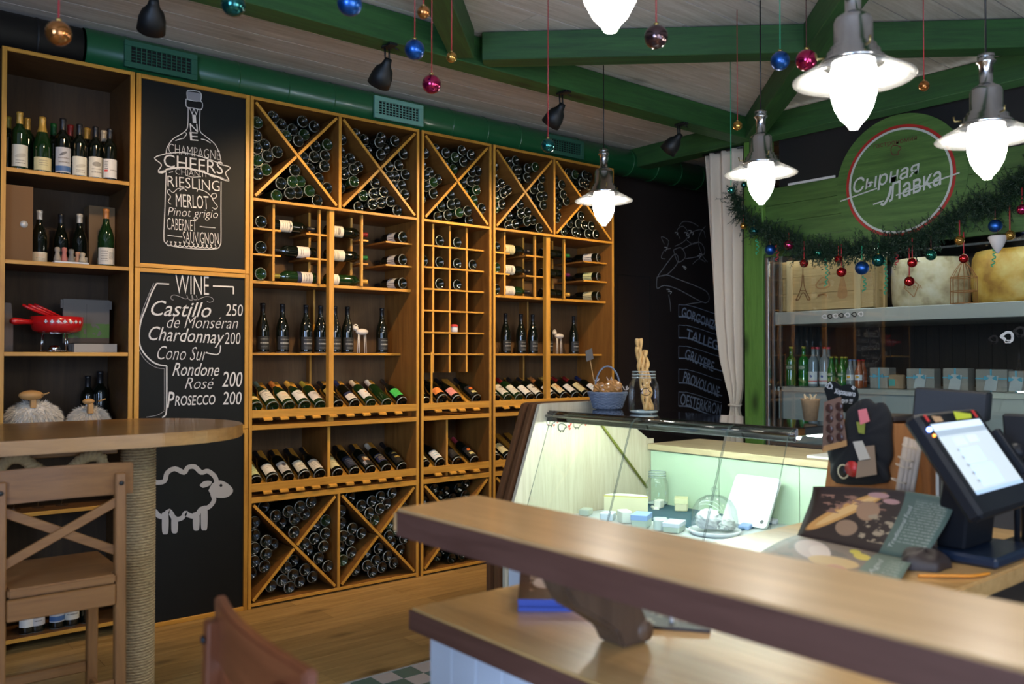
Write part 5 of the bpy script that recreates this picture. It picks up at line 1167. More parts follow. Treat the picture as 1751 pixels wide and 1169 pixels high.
# curved front panes
def pane_pt(y, s):
    pr = [(2.432, .705), (2.600, 1.165), (2.612, 1.192), (2.632, 1.208), (2.654, 1.214)]
    L = [0]
    for i in range(1, len(pr)): L.append(L[-1]+math.dist(pr[i], pr[i-1]))
    d = s*L[-1]
    for i in range(1, len(pr)):
        if d <= L[i]+1e-9:
            t = (d-L[i-1])/(L[i]-L[i-1]); return Vector((pr[i-1][0]+(pr[i][0]-pr[i-1][0])*t, y, pr[i-1][1]+(pr[i][1]-pr[i-1][1])*t))
for a, b in ((-1.950, -2.437), (-2.443, -2.907), (-2.913, YE)):
    o = link('glass_pane', grid_me(lambda u, v: pane_pt(a+(b-a)*u, v), 1, 40), M_gclear, e)
    EG = plain('glass edge', (.05, .08, .07), .2)
    for yv in (a, b): tube('pane_edge', [pane_pt(yv, k/24) for k in range(25)], .0013, EG, e, 6)
box('canopy_lip', 2.6555, 2.6645, YE, -1.872, 1.168, 1.211, plain('dark canopy glass', (.010, .006, .005), .06, coat=1.0), e, .002)
box('canopy', 2.665, 3.03, YE, -1.872, 1.186, 1.2175, plain('dark canopy glass', (.010, .006, .005), .06, coat=1.0), e, .003)
tube('canopy_nose', [(2.648, -1.875, 1.194), (2.648, YE, 1.194)], .007, plain('dark canopy glass', (.010, .006, .005), .06, coat=1.0), e, 12)
TB = plain('case tube light', (.80, 1.0, .93), .3, emit=TUBE)
for x in (2.76, 2.90): tube('tube_light', [(x, -1.95, 1.1765), (x, YE+.05, 1.1765)], .008, TB, e, 12)
tube('bracket', [(2.955, -1.885, 1.172), (2.965, -1.885, 1.172), (3.33, -1.885, .80)], .0065, plain('olive bracket', (.22, .22, .03), .4), e, 8)
box('rear_ledge', 3.345, 3.765, YE, -1.875, .992, 1.022, wood('pale ledge', (.40, .30, .16), (.56, .45, .27), 1), e, .002)
box('service_base', 3.42, 3.74, YE, -1.88, 0, .9915, M_white, e)
YP = plane_y(-1.8715)
for i, (px, py) in enumerate(((941, 722), (961, 731), (987, 726))):
    s = 9; strokes('sheep_sticker', [[(px-s*.7, py), (px-s*.6, py-s*.6), (px, py-s*.8), (px+s*.6, py-s*.5), (px+s*.9, py-s*.1), (px+s*.5, py+s*.1), (px+s*.3, py+s*.5), (px-s*.5, py+s*.5), (px-s*.7, py)], [(px-s*.3, py+s*.5), (px-s*.3, py+s*.9)], [(px+s*.2, py+s*.5), (px+s*.2, py+s*.9)]], YP, M_black, e, .004)
for (px, py, s) in ((953, 719, 4), (947, 727, 2), (938, 727, 2), (973, 729, 2.5), (976, 725, 2), (974, 733, 2), (1001, 720, 2.6), (1001, 726, 2)):
    fillpoly('heart_sticker', [(px-s, py-s*.6), (px-s*.5, py-s), (px, py-s*.6), (px+s*.5, py-s), (px+s, py-s*.6), (px, py+s*1.1)], YP, plain('red sticker', (.5, .03, .03), .5), e)

ZD = .7205
def D3(px, py): return at(px, py, 2, ZD)
CHM = plain('pale cheese', (.62, .57, .36), .5, noise=.06); RIND = plain('yellow rind', (.52, .42, .06), .5); WCH = plain('white cheese', (.70, .70, .62), .5); PAP = plain('cheese paper', (.62, .66, .72), .55); BLP = plain('blue printed paper', (.25, .36, .62), .55)
def xp(px, y): return at(px, 870, 1, y).x
# slate-blue tray
tag(box('blue_tray', 2.98, 3.34, -2.62, -1.92, ZD, ZD+.008, plain('slate blue tray', (.02, .075, .12), .5), None, .003), 'slate blue tray at the back of the case under cheese and jar', 'tray')
ZT = ZD+.0085
def DT(px, py, z=ZT): return at(px, py, 2, z)
# half wheel
c = (2.93, -2.115); e = empty('cheese_half_wheel', (c[0], c[1], ZD), 'large half wheel of pale cheese with yellow rind at the far end of the case', 'cheese')
a0 = at(1033, 880, 2, ZD); a1 = at(1108, 884, 2, ZD); md = (a0+a1)/2; dr = (a1-a0); R_ = dr.length/2; dr.normalize(); nr = Vector((-dr.y, dr.x, 0)); hW = .088
e.matrix_world = Matrix.Translation(md)
def half(r, z0, z1): return [md+dr*r*math.cos(k*PI/20)+nr*r*.62*math.sin(k*PI/20)+Vector((0, 0, z0)) for k in range(21)], [md+dr*r*math.cos(k*PI/20)+nr*r*.62*math.sin(k*PI/20)+Vector((0, 0, z1)) for k in range(21)]
def halfmesh(name, r, z0, z1, mt):
    a, b = half(r, z0, z1); n = 21; return link(name, me_from(a+b, [tuple(range(n-1, -1, -1)), tuple(range(n, 2*n))]+[(i, (i+1) % n, (i+1) % n+n, i+n) for i in range(n)]), mt, e)
halfmesh('cut_cheese', R_, .0005, hW, CHM); halfmesh('rind', R_+.001, hW, hW+.005, RIND); halfmesh('rind_top', R_-.002, hW+.005, hW+.007, WCH)
def chunk(name, px, py, w_, d_, h, mat, lab, cat='cheese', rz=.3, z=ZD, top=None, tilt=0):
    p = at(px, py, 2, z); o = box(name, -w_/2, w_/2, -d_/2, d_/2, .0005, h, mat, None, .004); o.matrix_world = Matrix.Translation(p) @ Matrix.Rotation(rz, 4, 'Z') @ Matrix.Rotation(tilt, 4, 'Y')
    tag(o, lab, cat, 'cheese pieces in the display case')
    if top:
        t = box('wrapper', -w_/2-.002, w_/2+.002, -d_/2-.002, d_/2+.002, h*.62, h+.003, top, None, .002); t.parent = o
    return o
chunk('cheese_block', 1165, 872, .085, .06, .058, CHM, 'square pale cheese block right of the jar', rz=.66, z=ZT, top=plain('rind cream', (.66, .64, .36), .5))
chunk('cheese_block', 1127, 868, .05, .035, .04, WCH, 'small white cheese block in front of the glass jar', rz=.3, z=ZT)
chunk('cheese_slice', 1120, 872, .075, .03, .018, WCH, 'flat white cheese slice leaning in front of the small block', rz=.9)
chunk('wrapped_cheese', 1040, 888, .07, .06, .035, PAP, 'wrapped white cheese at the foot of the half wheel', rz=.5)
chunk('wrapped_cheese', 1002, 880, .07, .05, .03, plain('olive cheese', (.42, .44, .36), .5), 'dim wrapped cheese at the foot of the end panel, left of the glass seam', rz=.5)
chunk('cheese_wedge', 1068, 893, .07, .05, .055, WCH, 'white wedge with slanted side in front of the half wheel', rz=1.1)
chunk('wrapped_cheese', 1097, 900, .10, .07, .055, plain('greenish cheese', (.44, .50, .42), .45), 'wrapped grey green cheese with blue printed paper on top', rz=.5, top=BLP)
chunk('wrapped_cheese', 1130, 906, .07, .06, .05, plain('cellophane pack', (.50, .56, .54), .2), 'cellophane packed cheese left of the glass dome', rz=.8)
chunk('wrapped_cheese', 1153, 908, .10, .07, .04, plain('greenish cheese', (.44, .50, .42), .45), 'cheese pack with white and blue wrapper just left of the glass dome', rz=.4, top=PAP)
chunk('wrapped_cheese', 1320, 893, .10, .06, .020, PAP, 'flat light blue packet at the foot of the marble board', rz=.4)
chunk('wrapped_cheese', 1275, 903, .09, .05, .018, BLP, 'flat blue packet between glass dome and marble board', rz=.4)
# glass jar
def jar(name, loc, r, h, lab, cat='jar'):
    P_ = [(0, .004), (r*.85, .0), (r, .012), (r*1.0, h*.55), (r*.98, h*.66), (r*.80, h*.80), (r*.74, h*.84), (r*.80, h*.86), (r*.80, h*.90), (r*.75, h*.91), (r*.80, h*.93), (r*.80, h*.97), (r*.76, h)]
    e = empty(name, loc, lab, cat); lathe('glass_body', P_, M_gjar, loc, e, 28)
    for k in (.86, .93, 1.0): tube('rim', [(loc[0]+r*.79*math.cos(a*.262), loc[1]+r*.79*math.sin(a*.262), loc[2]+h*k-.003) for a in range(24)], .0018, plain('painted rim highlight', (.40, .48, .46), .1, coat=.6), e, 5, True)  # pale opaque colour stands for highlights on the clear rim
    lathe('base_ring', [(r*.3, .002), (r*.86, .002), (r*.96, .010), (r*.86, .012)], plain('painted base highlight', (.52, .60, .56), .1, coat=.5), loc, e, 28)  # highlight in the clear glass foot, put in as pale opaque colour
    return e
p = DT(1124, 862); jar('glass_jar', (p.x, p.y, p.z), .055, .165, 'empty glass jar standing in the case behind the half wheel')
# glass dome with wrapped cheese
p = at(1222, 912, 2, ZD); rD = .098; e = empty('glass_dome', (p.x, p.y, ZD), 'glass dome with a knob covering wrapped cheese in the case', 'cloche')
lathe('dome', [(rD, .022), (rD, .060), (rD*.93, .105), (rD*.72, .140), (rD*.4, .158), (.010, .163)], M_gjar, (p.x, p.y, ZD), e, 36); lathe('knob', [(.008, .163), (.007, .172), (.014, .180), (.014, .190), (.007, .196), (0, .197)], M_gjar, (p.x, p.y, ZD), e, 16)
lathe('plate', [(0, 0.001), (rD*1.02, .001), (rD*1.12, .018), (rD*1.06, .020), (rD*.98, .010), (0, .010)], plain('white china', (.72, .74, .78), .2), (p.x, p.y, ZD), e, 36)
rn = random.Random(5)
def crumple(name, c_, sx, sy, sz, mat, lab, cat='cheese'):
    me = sphere_me(1, 18, sx, sy, sz)
    for v_ in me.vertices: v_.co *= 1+rn.uniform(-.16, .16); v_.co.z = max(v_.co.z, -sz*.8)
    for q_ in me.polygons: q_.use_smooth = False
    me.transform(Matrix.Translation(c_)); o = link(name, me, mat); return tag(o, lab, cat)
crumple('wrapped_cheese', (p.x-.015, p.y+.02, ZD+.058), .062, .045, .045, plain('crumpled white paper', (.70, .72, .74), .5), 'cheese in crumpled white paper, upper one under the glass dome')
crumple('wrapped_cheese', (p.x+.030, p.y-.040, ZD+.036), .045, .030, .024, plain('grey foil', (.48, .50, .50), .35), 'cheese in grey foil, front one under the glass dome')
# marble board leaning on the back sheet
e = empty('marble_board', (3.33, -2.55, ZD), 'white marble board with a round hole leaning on the back of the case', 'board')
b0 = at(1232, 889, 2, ZD); b1 = at(1314, 899, 2, ZD); dB = (b1-b0).normalized(); up = Vector((.38, .0, .925)).normalized(); hB = .245; L = (b1-b0).length
def rr(L, h, r, n=5):
    o = []
    for cx, cy, a in ((L-r, r, -PI/2), (L-r, h-r, 0), (r, h-r, PI/2), (r, r, PI)):
        for k in range(n+1): o.append((cx+r*math.cos(a+k*PI/2/n), cy+r*math.sin(a+k*PI/2/n)))
    return o
lean = Vector((3.362-b0.x-.02, 0, 0)); b0 = Vector((3.20, b0.y, ZD+.001)); b1 = Vector((3.20, b0.y-L*1.12, ZD+.001)); b0.y = at(1240, 880, 0, 3.22).y; b1.y = at(1316, 890, 0, 3.22).y; dB = (b1-b0).normalized(); L = (b1-b0).length; up = Vector((.13, .0, .225)).normalized(); nb = dB.cross(up).normalized()
if nb.x > 0: nb = -nb
o_ = rr(L, .235, .018); vs = [b0+dB*u+up*v_ for u, v_ in o_]; n = len(vs); v2 = [q_+nb*.012 for q_ in vs]
MAR = plain('white marble', (.60, .62, .60), .3, noise=.10, nscale=14)
me = me_from([q_+nb*-.0 for q_ in vs]+v2, [tuple(range(n)), tuple(range(2*n-1, n-1, -1))]+[(i, i+n, (i+1) % n+n, (i+1) % n) for i in range(n)]); bm = bmesh.new(); bm.from_mesh(me); bmesh.ops.recalc_face_normals(bm, faces=bm.faces); bm.to_mesh(me); bm.free()
link('slab', me, MAR, e); hc = b0+dB*(L*.88)+up*.028+nb*.0125; me = me_from([hc+dB*.009*math.cos(k*.393)+up*.009*math.sin(k*.393) for k in range(16)], [tuple(range(16))]); link('hole', me, M_black, e)
tag(box('paper_sheets', 3.40, 3.56, at(1375, 780, 2, 1.03).y-.17, at(1375, 780, 2, 1.03).y, 1.0225, 1.034, plain('white paper', (.62, .60, .55), .7), None, .002), 'small stack of white paper lying on the rear ledge of the case', 'paper')

# ---------------------------------------------------------------- on top of the case: basket and jar
ZC = 1.2185
p = at(1039, 699, 2, ZC); p.z = ZC
e = empty('wicker_basket', tuple(p), 'blue grey wicker basket with handle on the display case, filled with wrapped pastry', 'basket')
WK = plain('blue grey wicker', (.16, .19, .25), .8, noise=.2, nscale=60); rb, rt, hb = .063, .088, .078
lathe('base', [(0, .001), (rb-.003, .001), (rb-.003, .004), (0, .004)], WK, tuple(p), e, 24)
ns = 26; rows = 11; ms = []
for j in range(rows):
    t = (j+.5)/rows; r_ = rb+(rt-rb)*t; pts = []
    for i in range(ns*4):
        a = i/(ns*4)*2*PI; pts.append((p.x+(r_+.0028*math.cos(a*ns/2+j*PI))*math.cos(a)*1.05, p.y+(r_+.0028*math.cos(a*ns/2+j*PI))*math.sin(a), p.z+.004+t*(hb-.006)))
    ms.append(tube_me(pts, .0035, 5, True))
link('weaving', join_me(ms), WK, e)
link('stakes', join_me([tube_me([(p.x+rb*math.cos(i/ns*2*PI)*1.05, p.y+rb*math.sin(i/ns*2*PI), p.z+.002), (p.x+rt*math.cos(i/ns*2*PI)*1.05, p.y+rt*math.sin(i/ns*2*PI), p.z+hb)], .0022, 5) for i in range(ns)]), WK, e)
tube('rim', [(p.x+rt*1.05*math.cos(k*.2618), p.y+rt*math.sin(k*.2618), p.z+hb) for k in range(24)], .0058, WK, e, 6, True)
hd = Vector((.772, -.636, 0)); tube('handle', [p+hd*(-.062)*math.cos(k*PI/14)+Vector((0, 0, hb+.125*math.sin(k*PI/14))) for k in range(15)], .0045, WK, e, 6)
PST = plain('amber pastry', (.46, .20, .05), .35, noise=.3, nscale=30, coat=.5)
for i, (a, r_, s, zz_) in enumerate(((-1.2, .030, .042, .10), (.6, .035, .032, .092), (2.2, .036, .034, .094), (3.6, .034, .030, .09), (-.3, .05, .026, .088))):
    crumple('wrapped_pastry', (p.x+r_*math.cos(a), p.y+r_*math.sin(a), p.z+zz_), s, s, s*.9, PST, ('large round golden pastry in the front of the basket', 'amber wrapped pastry at the right of the basket', 'amber wrapped pastry at the back of the basket', 'brown wrapped pastry at the left of the basket', 'small wrapped pastry at the right rim of the basket')[i], 'pastry')['group'] = 'wrapped pastry in the basket'
for i, dx_ in enumerate((-.055, .01, .085)):
    c = p+hd*dx_+Vector((0, 0, hb+.052 if i < 2 else hb+.01)); vs = []; fs = []
    for k in range(10):
        a = k*.63; d = Vector((math.cos(a)*.02, math.sin(a)*.008, .014*abs(math.sin(a*1.7))+.004)); b_ = len(vs); vs += [c, c+d, c+d+Vector((.004, .004, .008))]; fs.append((b_, b_+1, b_+2))
    tag(link('cellophane_tuft', me_from(vs, fs), plain('cellophane', (.55, .5, .46), .2)), ('left twisted cellophane tuft in the basket', 'middle twisted cellophane tuft in the basket', 'cellophane tuft sticking out right of the basket')[i], 'wrapper', 'wrapped pastry in the basket')
e = empty('price_flag', tuple(p), 'small grey flag on a wooden stick in the basket', 'sign'); s0 = p+hd*(-.055)+Vector((0, 0, .08)); s1_ = at(1009, 615, 1, s0.y); tube('stick', [s0, s1_], .0022, plain('pale wood', (.50, .27, .09), .55), e, 6)
pf = plane_y(s1_.y-.003); vs = [pf[3](*q_) for q_ in ((1001, 600), (1012, 595), (1015, 613), (1003, 618))]; solid(link('flag', me_from(vs, [(0, 1, 2, 3)]), plain('grey flag', (.10, .09, .085), .7), e), .002)
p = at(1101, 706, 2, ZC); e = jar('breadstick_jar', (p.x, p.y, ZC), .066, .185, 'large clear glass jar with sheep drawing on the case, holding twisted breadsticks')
BRD = plain('bread crust', (.62, .36, .12), .6, noise=.3, nscale=40)
hd2 = Vector((.772, -.636, 0))
for i, (bx_, tx_, zt_, ph, off, lab) in enumerate(((.020, -.022, .325, 0, 0, 'longest twisted breadstick sticking out of the jar'), (.032, .008, .275, 2, .012, 'shorter twisted breadstick on the right in the jar'), (.005, -.030, .29, 4, -.014, 'twisted breadstick at the back of the jar'))):
    ms = []
    for s in range(2):
        pts = []
        for k in range(31):
            t = k/30; c = Vector((p.x, p.y, ZC))+hd2*(bx_+(tx_-bx_)*t)+Vector((off*.4, off*.77, .014+(zt_-.014)*t)); a = t*13+s*PI+ph; pts.append(c+hd2*.0085*math.cos(a)+Vector((.636, .772, 0))*.0085*math.sin(a))
        ms.append(tube_me(pts, [.010*(.75+.25*math.sin(k*.9+s)) for k in range(31)], 8))
    tag(link('breadstick', join_me(ms), BRD), lab, 'breadstick', 'breadsticks in the jar')
jp = plane_y(p.y-.070); strokes('sheep_drawing', [[(1097, 668), (1101, 664), (1107, 664), (1110, 669), (1113, 670), (1110, 674), (1106, 676), (1100, 675), (1096, 671), (1097, 668)], [(1094, 666), (1098, 670)]], jp, M_black, e, .0035)

# ================================================================ GLASS COOLER
e = empty('glass_cooler', (5.9, -3.4, 0), 'large glass-fronted cooler with steel shelves under the green sign', 'cooler')
YL = -1.19; YR = -5.6; XF = 5.42; STF = plain('cooler steel frame', (.34, .35, .36), .3, .9)
box('side_wall', XF, 6.38, YL-.0, YL+.015, 0, 2.22, plain('cooler inside', (.05, .052, .055), .6), e); box('rear_wall', 6.38, 6.40, YR, YL, 0, 2.22, plain('cooler dark rear', (.035, .022, .016), .7), e); box('roof', 5.95, 6.38, YR, YL, 2.205, 2.22, plain('cooler inside', (.05, .052, .055), .6), e)
yy = YL-.002
while yy > -4: box('rear_slat', 6.365, 6.379, yy-.088, yy, 1.27, 1.70, wood('cooler rear slat', (.018, .010, .007), (.035, .022, .014), 2, .6), e); yy -= .09
box('frame_post', XF-.015, XF+.02, YL-.022, YL-.002, .05, 2.20, STF, e, .002); box('frame_post', XF-.005, XF+.02, YL-.062, YL-.044, .05, 2.20, STF, e, .002); box('shelf_rail', XF+.03, XF+.05, YL-.10, YL-.085, .6, 2.2, STF, e)
for x_ in (XF+.05,): tube('added_glow_tube', [(x_, YL-.10, 2.238), (x_, YR+.3, 2.238)], .012, plain('added glow tube', (.88, .94, 1.0), .3, emit=COOL), e, 8)  # hidden glow added behind the sign to brighten crate and upper shelf
box('steel_shelf', XF+.005, 6.37, YR, YL-.064, 1.700, 1.790, plain('satin steel', (.42, .43, .42), .4, .35), e, .003)
box('steel_shelf', XF+.03, 6.37, YR, YL-.064, 1.220, 1.255, plain('satin steel', (.42, .43, .42), .4, .35), e, .003)
box('lower_panel', XF+.05, XF+.07, YR, YL-.064, .86, 1.219, plain('pale grey insulated panel', (.30, .32, .33), .5, noise=.15, nscale=4), e)
box('sill', XF-.01, XF+.06, YR, YL-.0, .835, .86, STF, e, .003); box('base', XF+.01, 6.37, YR, YL, 0, .834, plain('cooler base', (.10, .10, .11), .5), e)
box('glass_front', XF-.008, XF-.002, YR, YL-.024, .862, 2.195, M_gclear, e)
PS2 = plane_x(XF-.009)
def sheepsh(px, py, s, mt, P=PS2, par=e): strokes('sheep_decal', [[(px+s*.8, py), (px+s*.6, py-s*.6), (px, py-s*.75), (px-s*.5, py-s*.5), (px-s, py-s*.05), (px-s*.5, py+s*.25), (px-s*.3, py+s*.6), (px+s*.6, py+s*.6), (px+s*.8, py)], [(px-s*.2, py+s*.6), (px-s*.2, py+s*.95)], [(px+s*.3, py+s*.6), (px+s*.3, py+s*.95)]], P, mt, par, s*.0014)
for i, px in enumerate((1410, 1419, 1428.5, 1438.5, 1449, 1460.5, 1472)): sheepsh(px, 541.5-i*.8, 4.6, M_chalk if i % 2 == 0 else M_black)
sheepsh(1723, 576, 11, M_chalk); sheepsh(1744, 567, 10, M_black); sheepsh(1699, 580, 8, M_black)
# crate on the cooler's upper shelf
XC = 5.52; ZS = 1.7905
e = empty('wooden_crate', (5.65, at(1420, 500, 0, XC).y, ZS), 'pale wooden gift crate with a burnt tower picture on the upper cooler shelf', 'crate')
CB = lambda ax: wood('pale batten', (.50, .36, .18), (.66, .50, .28), ax, .6)
CW = lambda ax: wood('crate pine', (.36, .23, .10), (.52, .36, .17), ax, .6, knots=.5)
cl, cr = at(1337, 490, 0, XC).y, at(1493, 490, 0, XC).y; ch = 2.165
for i in range(3): box('front_slat', XC, XC+.012, cr, cl, ZS+.012+i*.12, ZS+.129+i*.12, CW, e, .001)
for i in range(3): box('end_slat', XC+.013, XC+.17, cr, cr+.012, ZS+.012+i*.12, ZS+.129+i*.12, CW, e, .001); box('end_slat', XC+.013, XC+.17, cl-.012, cl, ZS+.012+i*.12, ZS+.129+i*.12, CW, e, .001)
for i in range(3): box('rear_slat', XC+.171, XC+.183, cr, cl, ZS+.012+i*.12, ZS+.129+i*.12, CW, e, .001)
for px in (1350, 1466): y_ = at(px, 490, 0, XC-.01).y; box('batten', XC-.014, XC-.0005, y_-.022, y_+.022, ZS, ch-.002, CB, e, .001)
for xx_ in (XC+.02, XC+.13): box('batten', xx_, xx_+.035, cr-.014, cr-.0005, ZS, ch-.01, CW, e, .001)
PC = plane_x(XC-.001); BRN = plain('burnt line', (.20, .09, .03), .7); FT = plain('tan inlay', (.36, .18, .07), .6)
strokes('tower_drawing', [[(1372, 470), (1371, 486), (1367, 500), (1361, 513)], [(1374, 470), (1375, 486), (1379, 500), (1386, 512)], [(1361, 513), (1366, 512), (1372, 501), (1377, 503), (1381, 512), (1386, 512)], [(1369, 497), (1378, 497)], [(1373, 458), (1373, 470)]], PC, BRN, e, .008)
fillpoly('tower_inlay', [(1438, 474), (1443, 474), (1449, 506), (1432, 507)], PC, FT, e)
strokes('fruit_drawing', [[(1395, 488), (1400, 480), (1408, 474), (1416, 480), (1419, 488), (1412, 492), (1400, 493), (1395, 488)], [(1400, 486), (1410, 483)], [(1398, 507), (1406, 503), (1414, 506)], [(1399, 504), (1413, 502)]], PC, FT, e, .010)
def wheel(px, py, wpx, z0, h, lab, mat, stamp=False, XW=5.80):
    c = at(px, py, 0, XW); r_ = wpx/1468*(XW+.4)/2*.88; e = empty('cheese_round', (XW, c.y, ZS), lab, 'cheese wheel', 'big cheese wheels on the cooler shelf')
    lathe('wheel', [(0, .001), (r_*.92, .001), (r_*.99, h*.12), (r_*1.02, h*.5), (r_*.99, h*.88), (r_*.92, h), (0, h)], mat, (XW, c.y, ZS), e, 48)
    if stamp:
        PW = plane_x(XW-r_*1.02-.004); strokes('stamp_drawing', [[(1553, 470), (1571, 487)], [(1571, 487), (1563, 508)], [(1563, 508), (1546, 492)], [(1546, 492), (1553, 470)]], PW, FT, e, .006); text_fit('lettering', 'LA', PW, (1553, 480), (1567, 480), 8, FT, e, .01)
        for (a, b, s) in ((1545, 1577, 'ALPINA'),): text_fit('lettering', s, PW, (a, 491), (b, 490), 6, FT, e, .005)
g = N('aged wheel rind'); nn_ = g.noise(g.obj(), 7, 5); g.set(g.b.inputs['Base Color'], g.ramp(nn_, [(.35, (.26, .19, .11)), (.5, (.52, .43, .27)), (.68, (.64, .59, .46))])); g.b.inputs['Roughness'].default_value = .6
g2 = N('golden wheel rind'); nn_ = g2.noise(g2.obj(), 6, 5); g2.set(g2.b.inputs['Base Color'], g2.ramp(nn_, [(.35, (.30, .14, .02)), (.5, (.52, .30, .05)), (.68, (.62, .46, .17))])); g2.b.inputs['Roughness'].default_value = .55
wheel(1591, 490, 128, ZS, .325, 'mottled grey cheese wheel with a stamp beside the crate', g.m, True); wheel(1750, 480, 152, ZS, .345, 'golden yellow cheese wheel at the right edge', g2.m, False, 5.93)
# birdcage on the shelf between the wheels
c = at(1648, 495, 0, 5.50); e = empty('birdcage', (5.50, c.y, ZS), 'small rusty wire birdcage in front of the two cheese wheels', 'birdcage'); RS = plain('rusty wire', (.35, .15, .05), .6, .3)
for k in range(14):
    a = k/14*2*PI; r_ = .075; tube('bar', [(5.50+r_*math.cos(a), c.y+r_*math.sin(a), ZS+.004), (5.50+r_*math.cos(a), c.y+r_*math.sin(a), ZS+.165), (5.50+.04*math.cos(a), c.y+.04*math.sin(a), ZS+.225), (5.50+.012*math.cos(a), c.y+.012*math.sin(a), ZS+.26)], .0018, RS, e, 4)
for z_ in (.004, .08, .165): tube('hoop', [(5.50+.0755*math.cos(k*.314), c.y+.0755*math.sin(k*.314), ZS+z_) for k in range(20)], .003, RS, e, 5, True)
# bottles on the lower shelf
ZB = 1.2555; XB_ = 5.58
def cb(px, kind, h, mt, style, cap, lab, x=XB_, zr=(.02, .12), nm='water_bottle'):
    y = at(px, 640, 0, x).y; s = h/PROF[kind][-1][1]; bottle(kind, (x, y, ZB), Matrix.Rotation(-PI/2, 3, 'Z'), lab, style, zr, cap, capz=.18 if kind == 'small' else .27, mat=mt, group='drink bottles on the lower cooler shelf', half=1.3, name=nm, scale=s)
GRN = plain('bright green glass', (.010, .14, .02), .06, coat=.6, spec=.8); CLR = plain('clear water bottle', (.20, .24, .27), .08, coat=.6); ORG = plain('orange drink', (.30, .07, .02), .1, coat=.5)
cb(1353, 'bordeaux', .290, GRN, 'green_water', 'yellow', 'tall green water bottle, leftmost in the cooler', zr=(.12, .165)); cb(1374.5, 'bordeaux', .290, GRN, 'green_water', 'yellow', 'tall green water bottle, second from the left in the cooler', zr=(.12, .165))
cb(1391, 'bordeaux', .285, CLR, 'water', 'red', 'clear water bottle with white and red label, left of the pair', zr=(.02, .115)); cb(1410, 'bordeaux', .285, CLR, 'water', 'red', 'clear water bottle with white and red label, right of the pair', zr=(.02, .115)); cb(1398, 'bordeaux', .285, CLR, 'water', 'pink', 'clear water bottle behind the left one of the pair', x=5.70, zr=(.02, .115)); cb(1416.5, 'bordeaux', .285, CLR, 'water', 'pink', 'clear water bottle behind the right one of the pair', x=5.70, zr=(.02, .115))
cb(1422, 'small', .215, GRN, 'green_water', 'yellow', 'small green bottle right of the clear pair', zr=(.07, .10)); cb(1440, 'small', .215, GRN, 'green_water', 'yellow', 'small green bottle, second one to the right', zr=(.07, .10)); cb(1430, 'small', .215, GRN, None, 'yellow', 'small green bottle at the back between the two front ones', x=5.68); cb(1446, 'small', .215, GRN, None, 'yellow', 'small green bottle at the back, right', x=5.68)
cb(1454, 'small', .195, CLR, 'juice', 'paleblue', 'small clear juice bottle with round orange label', zr=(.055, .095), nm='juice_bottle'); cb(1469, 'small', .195, ORG, 'juice', 'red', 'small orange juice bottle with red cap', zr=(.055, .095), nm='juice_bottle'); cb(1461, 'small', .195, CLR, None, 'paleblue', 'small clear juice bottle at the back', x=5.68, nm='juice_bottle'); cb(1476, 'small', .195, ORG, None, 'red', 'small orange juice bottle at the back', x=5.68, nm='juice_bottle')
# gift packs with blue ribbon
PK = plain('grey kraft pack', (.26, .245, .225), .7); BR = plain('light blue ribbon', (.10, .36, .50), .5); TGc = plain('pale tag', (.42, .45, .47), .6)
for i, (a, b, h, lab) in enumerate(((1487, 1520, 33, 'pale gift pack with blue ribbon bow right of the juice bottles'), (1550, 1597, 32, 'grey gift pack with white tag, second along the shelf'), (1612, 1655, 33, 'grey gift pack with white tag, third along the shelf'), (1668, 1722, 32, 'grey gift pack with white tag, fourth along the shelf'), (1724, 1751, 30, 'grey gift pack at the right edge of the shelf'))):
    y1_, y0_ = at(a, 640, 0, XB_).y, at(b, 640, 0, XB_).y; hz = h/1468*6.25; e = empty('gift_pack', (XB_, (y0_+y1_)/2, ZB), lab, 'gift pack', 'gift packs on the lower cooler shelf')
    box('pack', XB_, XB_+.10, y0_, y1_, ZB, ZB+hz, PK, e, .004); ym = (y0_+y1_)/2
    box('ribbon', XB_-.003, XB_-.0005, y0_, y1_, ZB+hz*.55, ZB+hz*.61, BR, e); box('ribbon', XB_-.004, XB_-.0005, ym-.005, ym+.005, ZB, ZB+hz, BR, e)
    for s in (-1, 1): solid(link('bow_loop', me_from([(XB_-.005, ym, ZB+hz*.58), (XB_-.018, ym+s*.035, ZB+hz*.72), (XB_-.012, ym+s*.038, ZB+hz*.50)], [(0, 1, 2)]), BR, e), .002)
    if i: solid(link('tag', me_from([(XB_-.008, ym+.040, ZB+.01), (XB_-.008, ym-.03, ZB+.004), (XB_-.008, ym-.045, ZB+hz*.70), (XB_-.008, ym+.02, ZB+hz*.74)], [(0, 1, 2, 3)]), TGc, e), .002)
y_ = at(1530, 655, 0, XB_).y; e = empty('kraft_sachet', (XB_, y_, ZB), 'kraft sachet with turquoise square between the first two gift packs', 'sachet'); box('sachet', XB_, XB_+.04, y_-.055, y_+.055, ZB, ZB+.095, plain('kraft', (.27, .18, .11), .7), e, .006); box('turquoise_square', XB_-.002, XB_-.0003, y_-.002, y_+.04, ZB+.02, ZB+.065, plain('turquoise', (.02, .30, .30), .5), e)

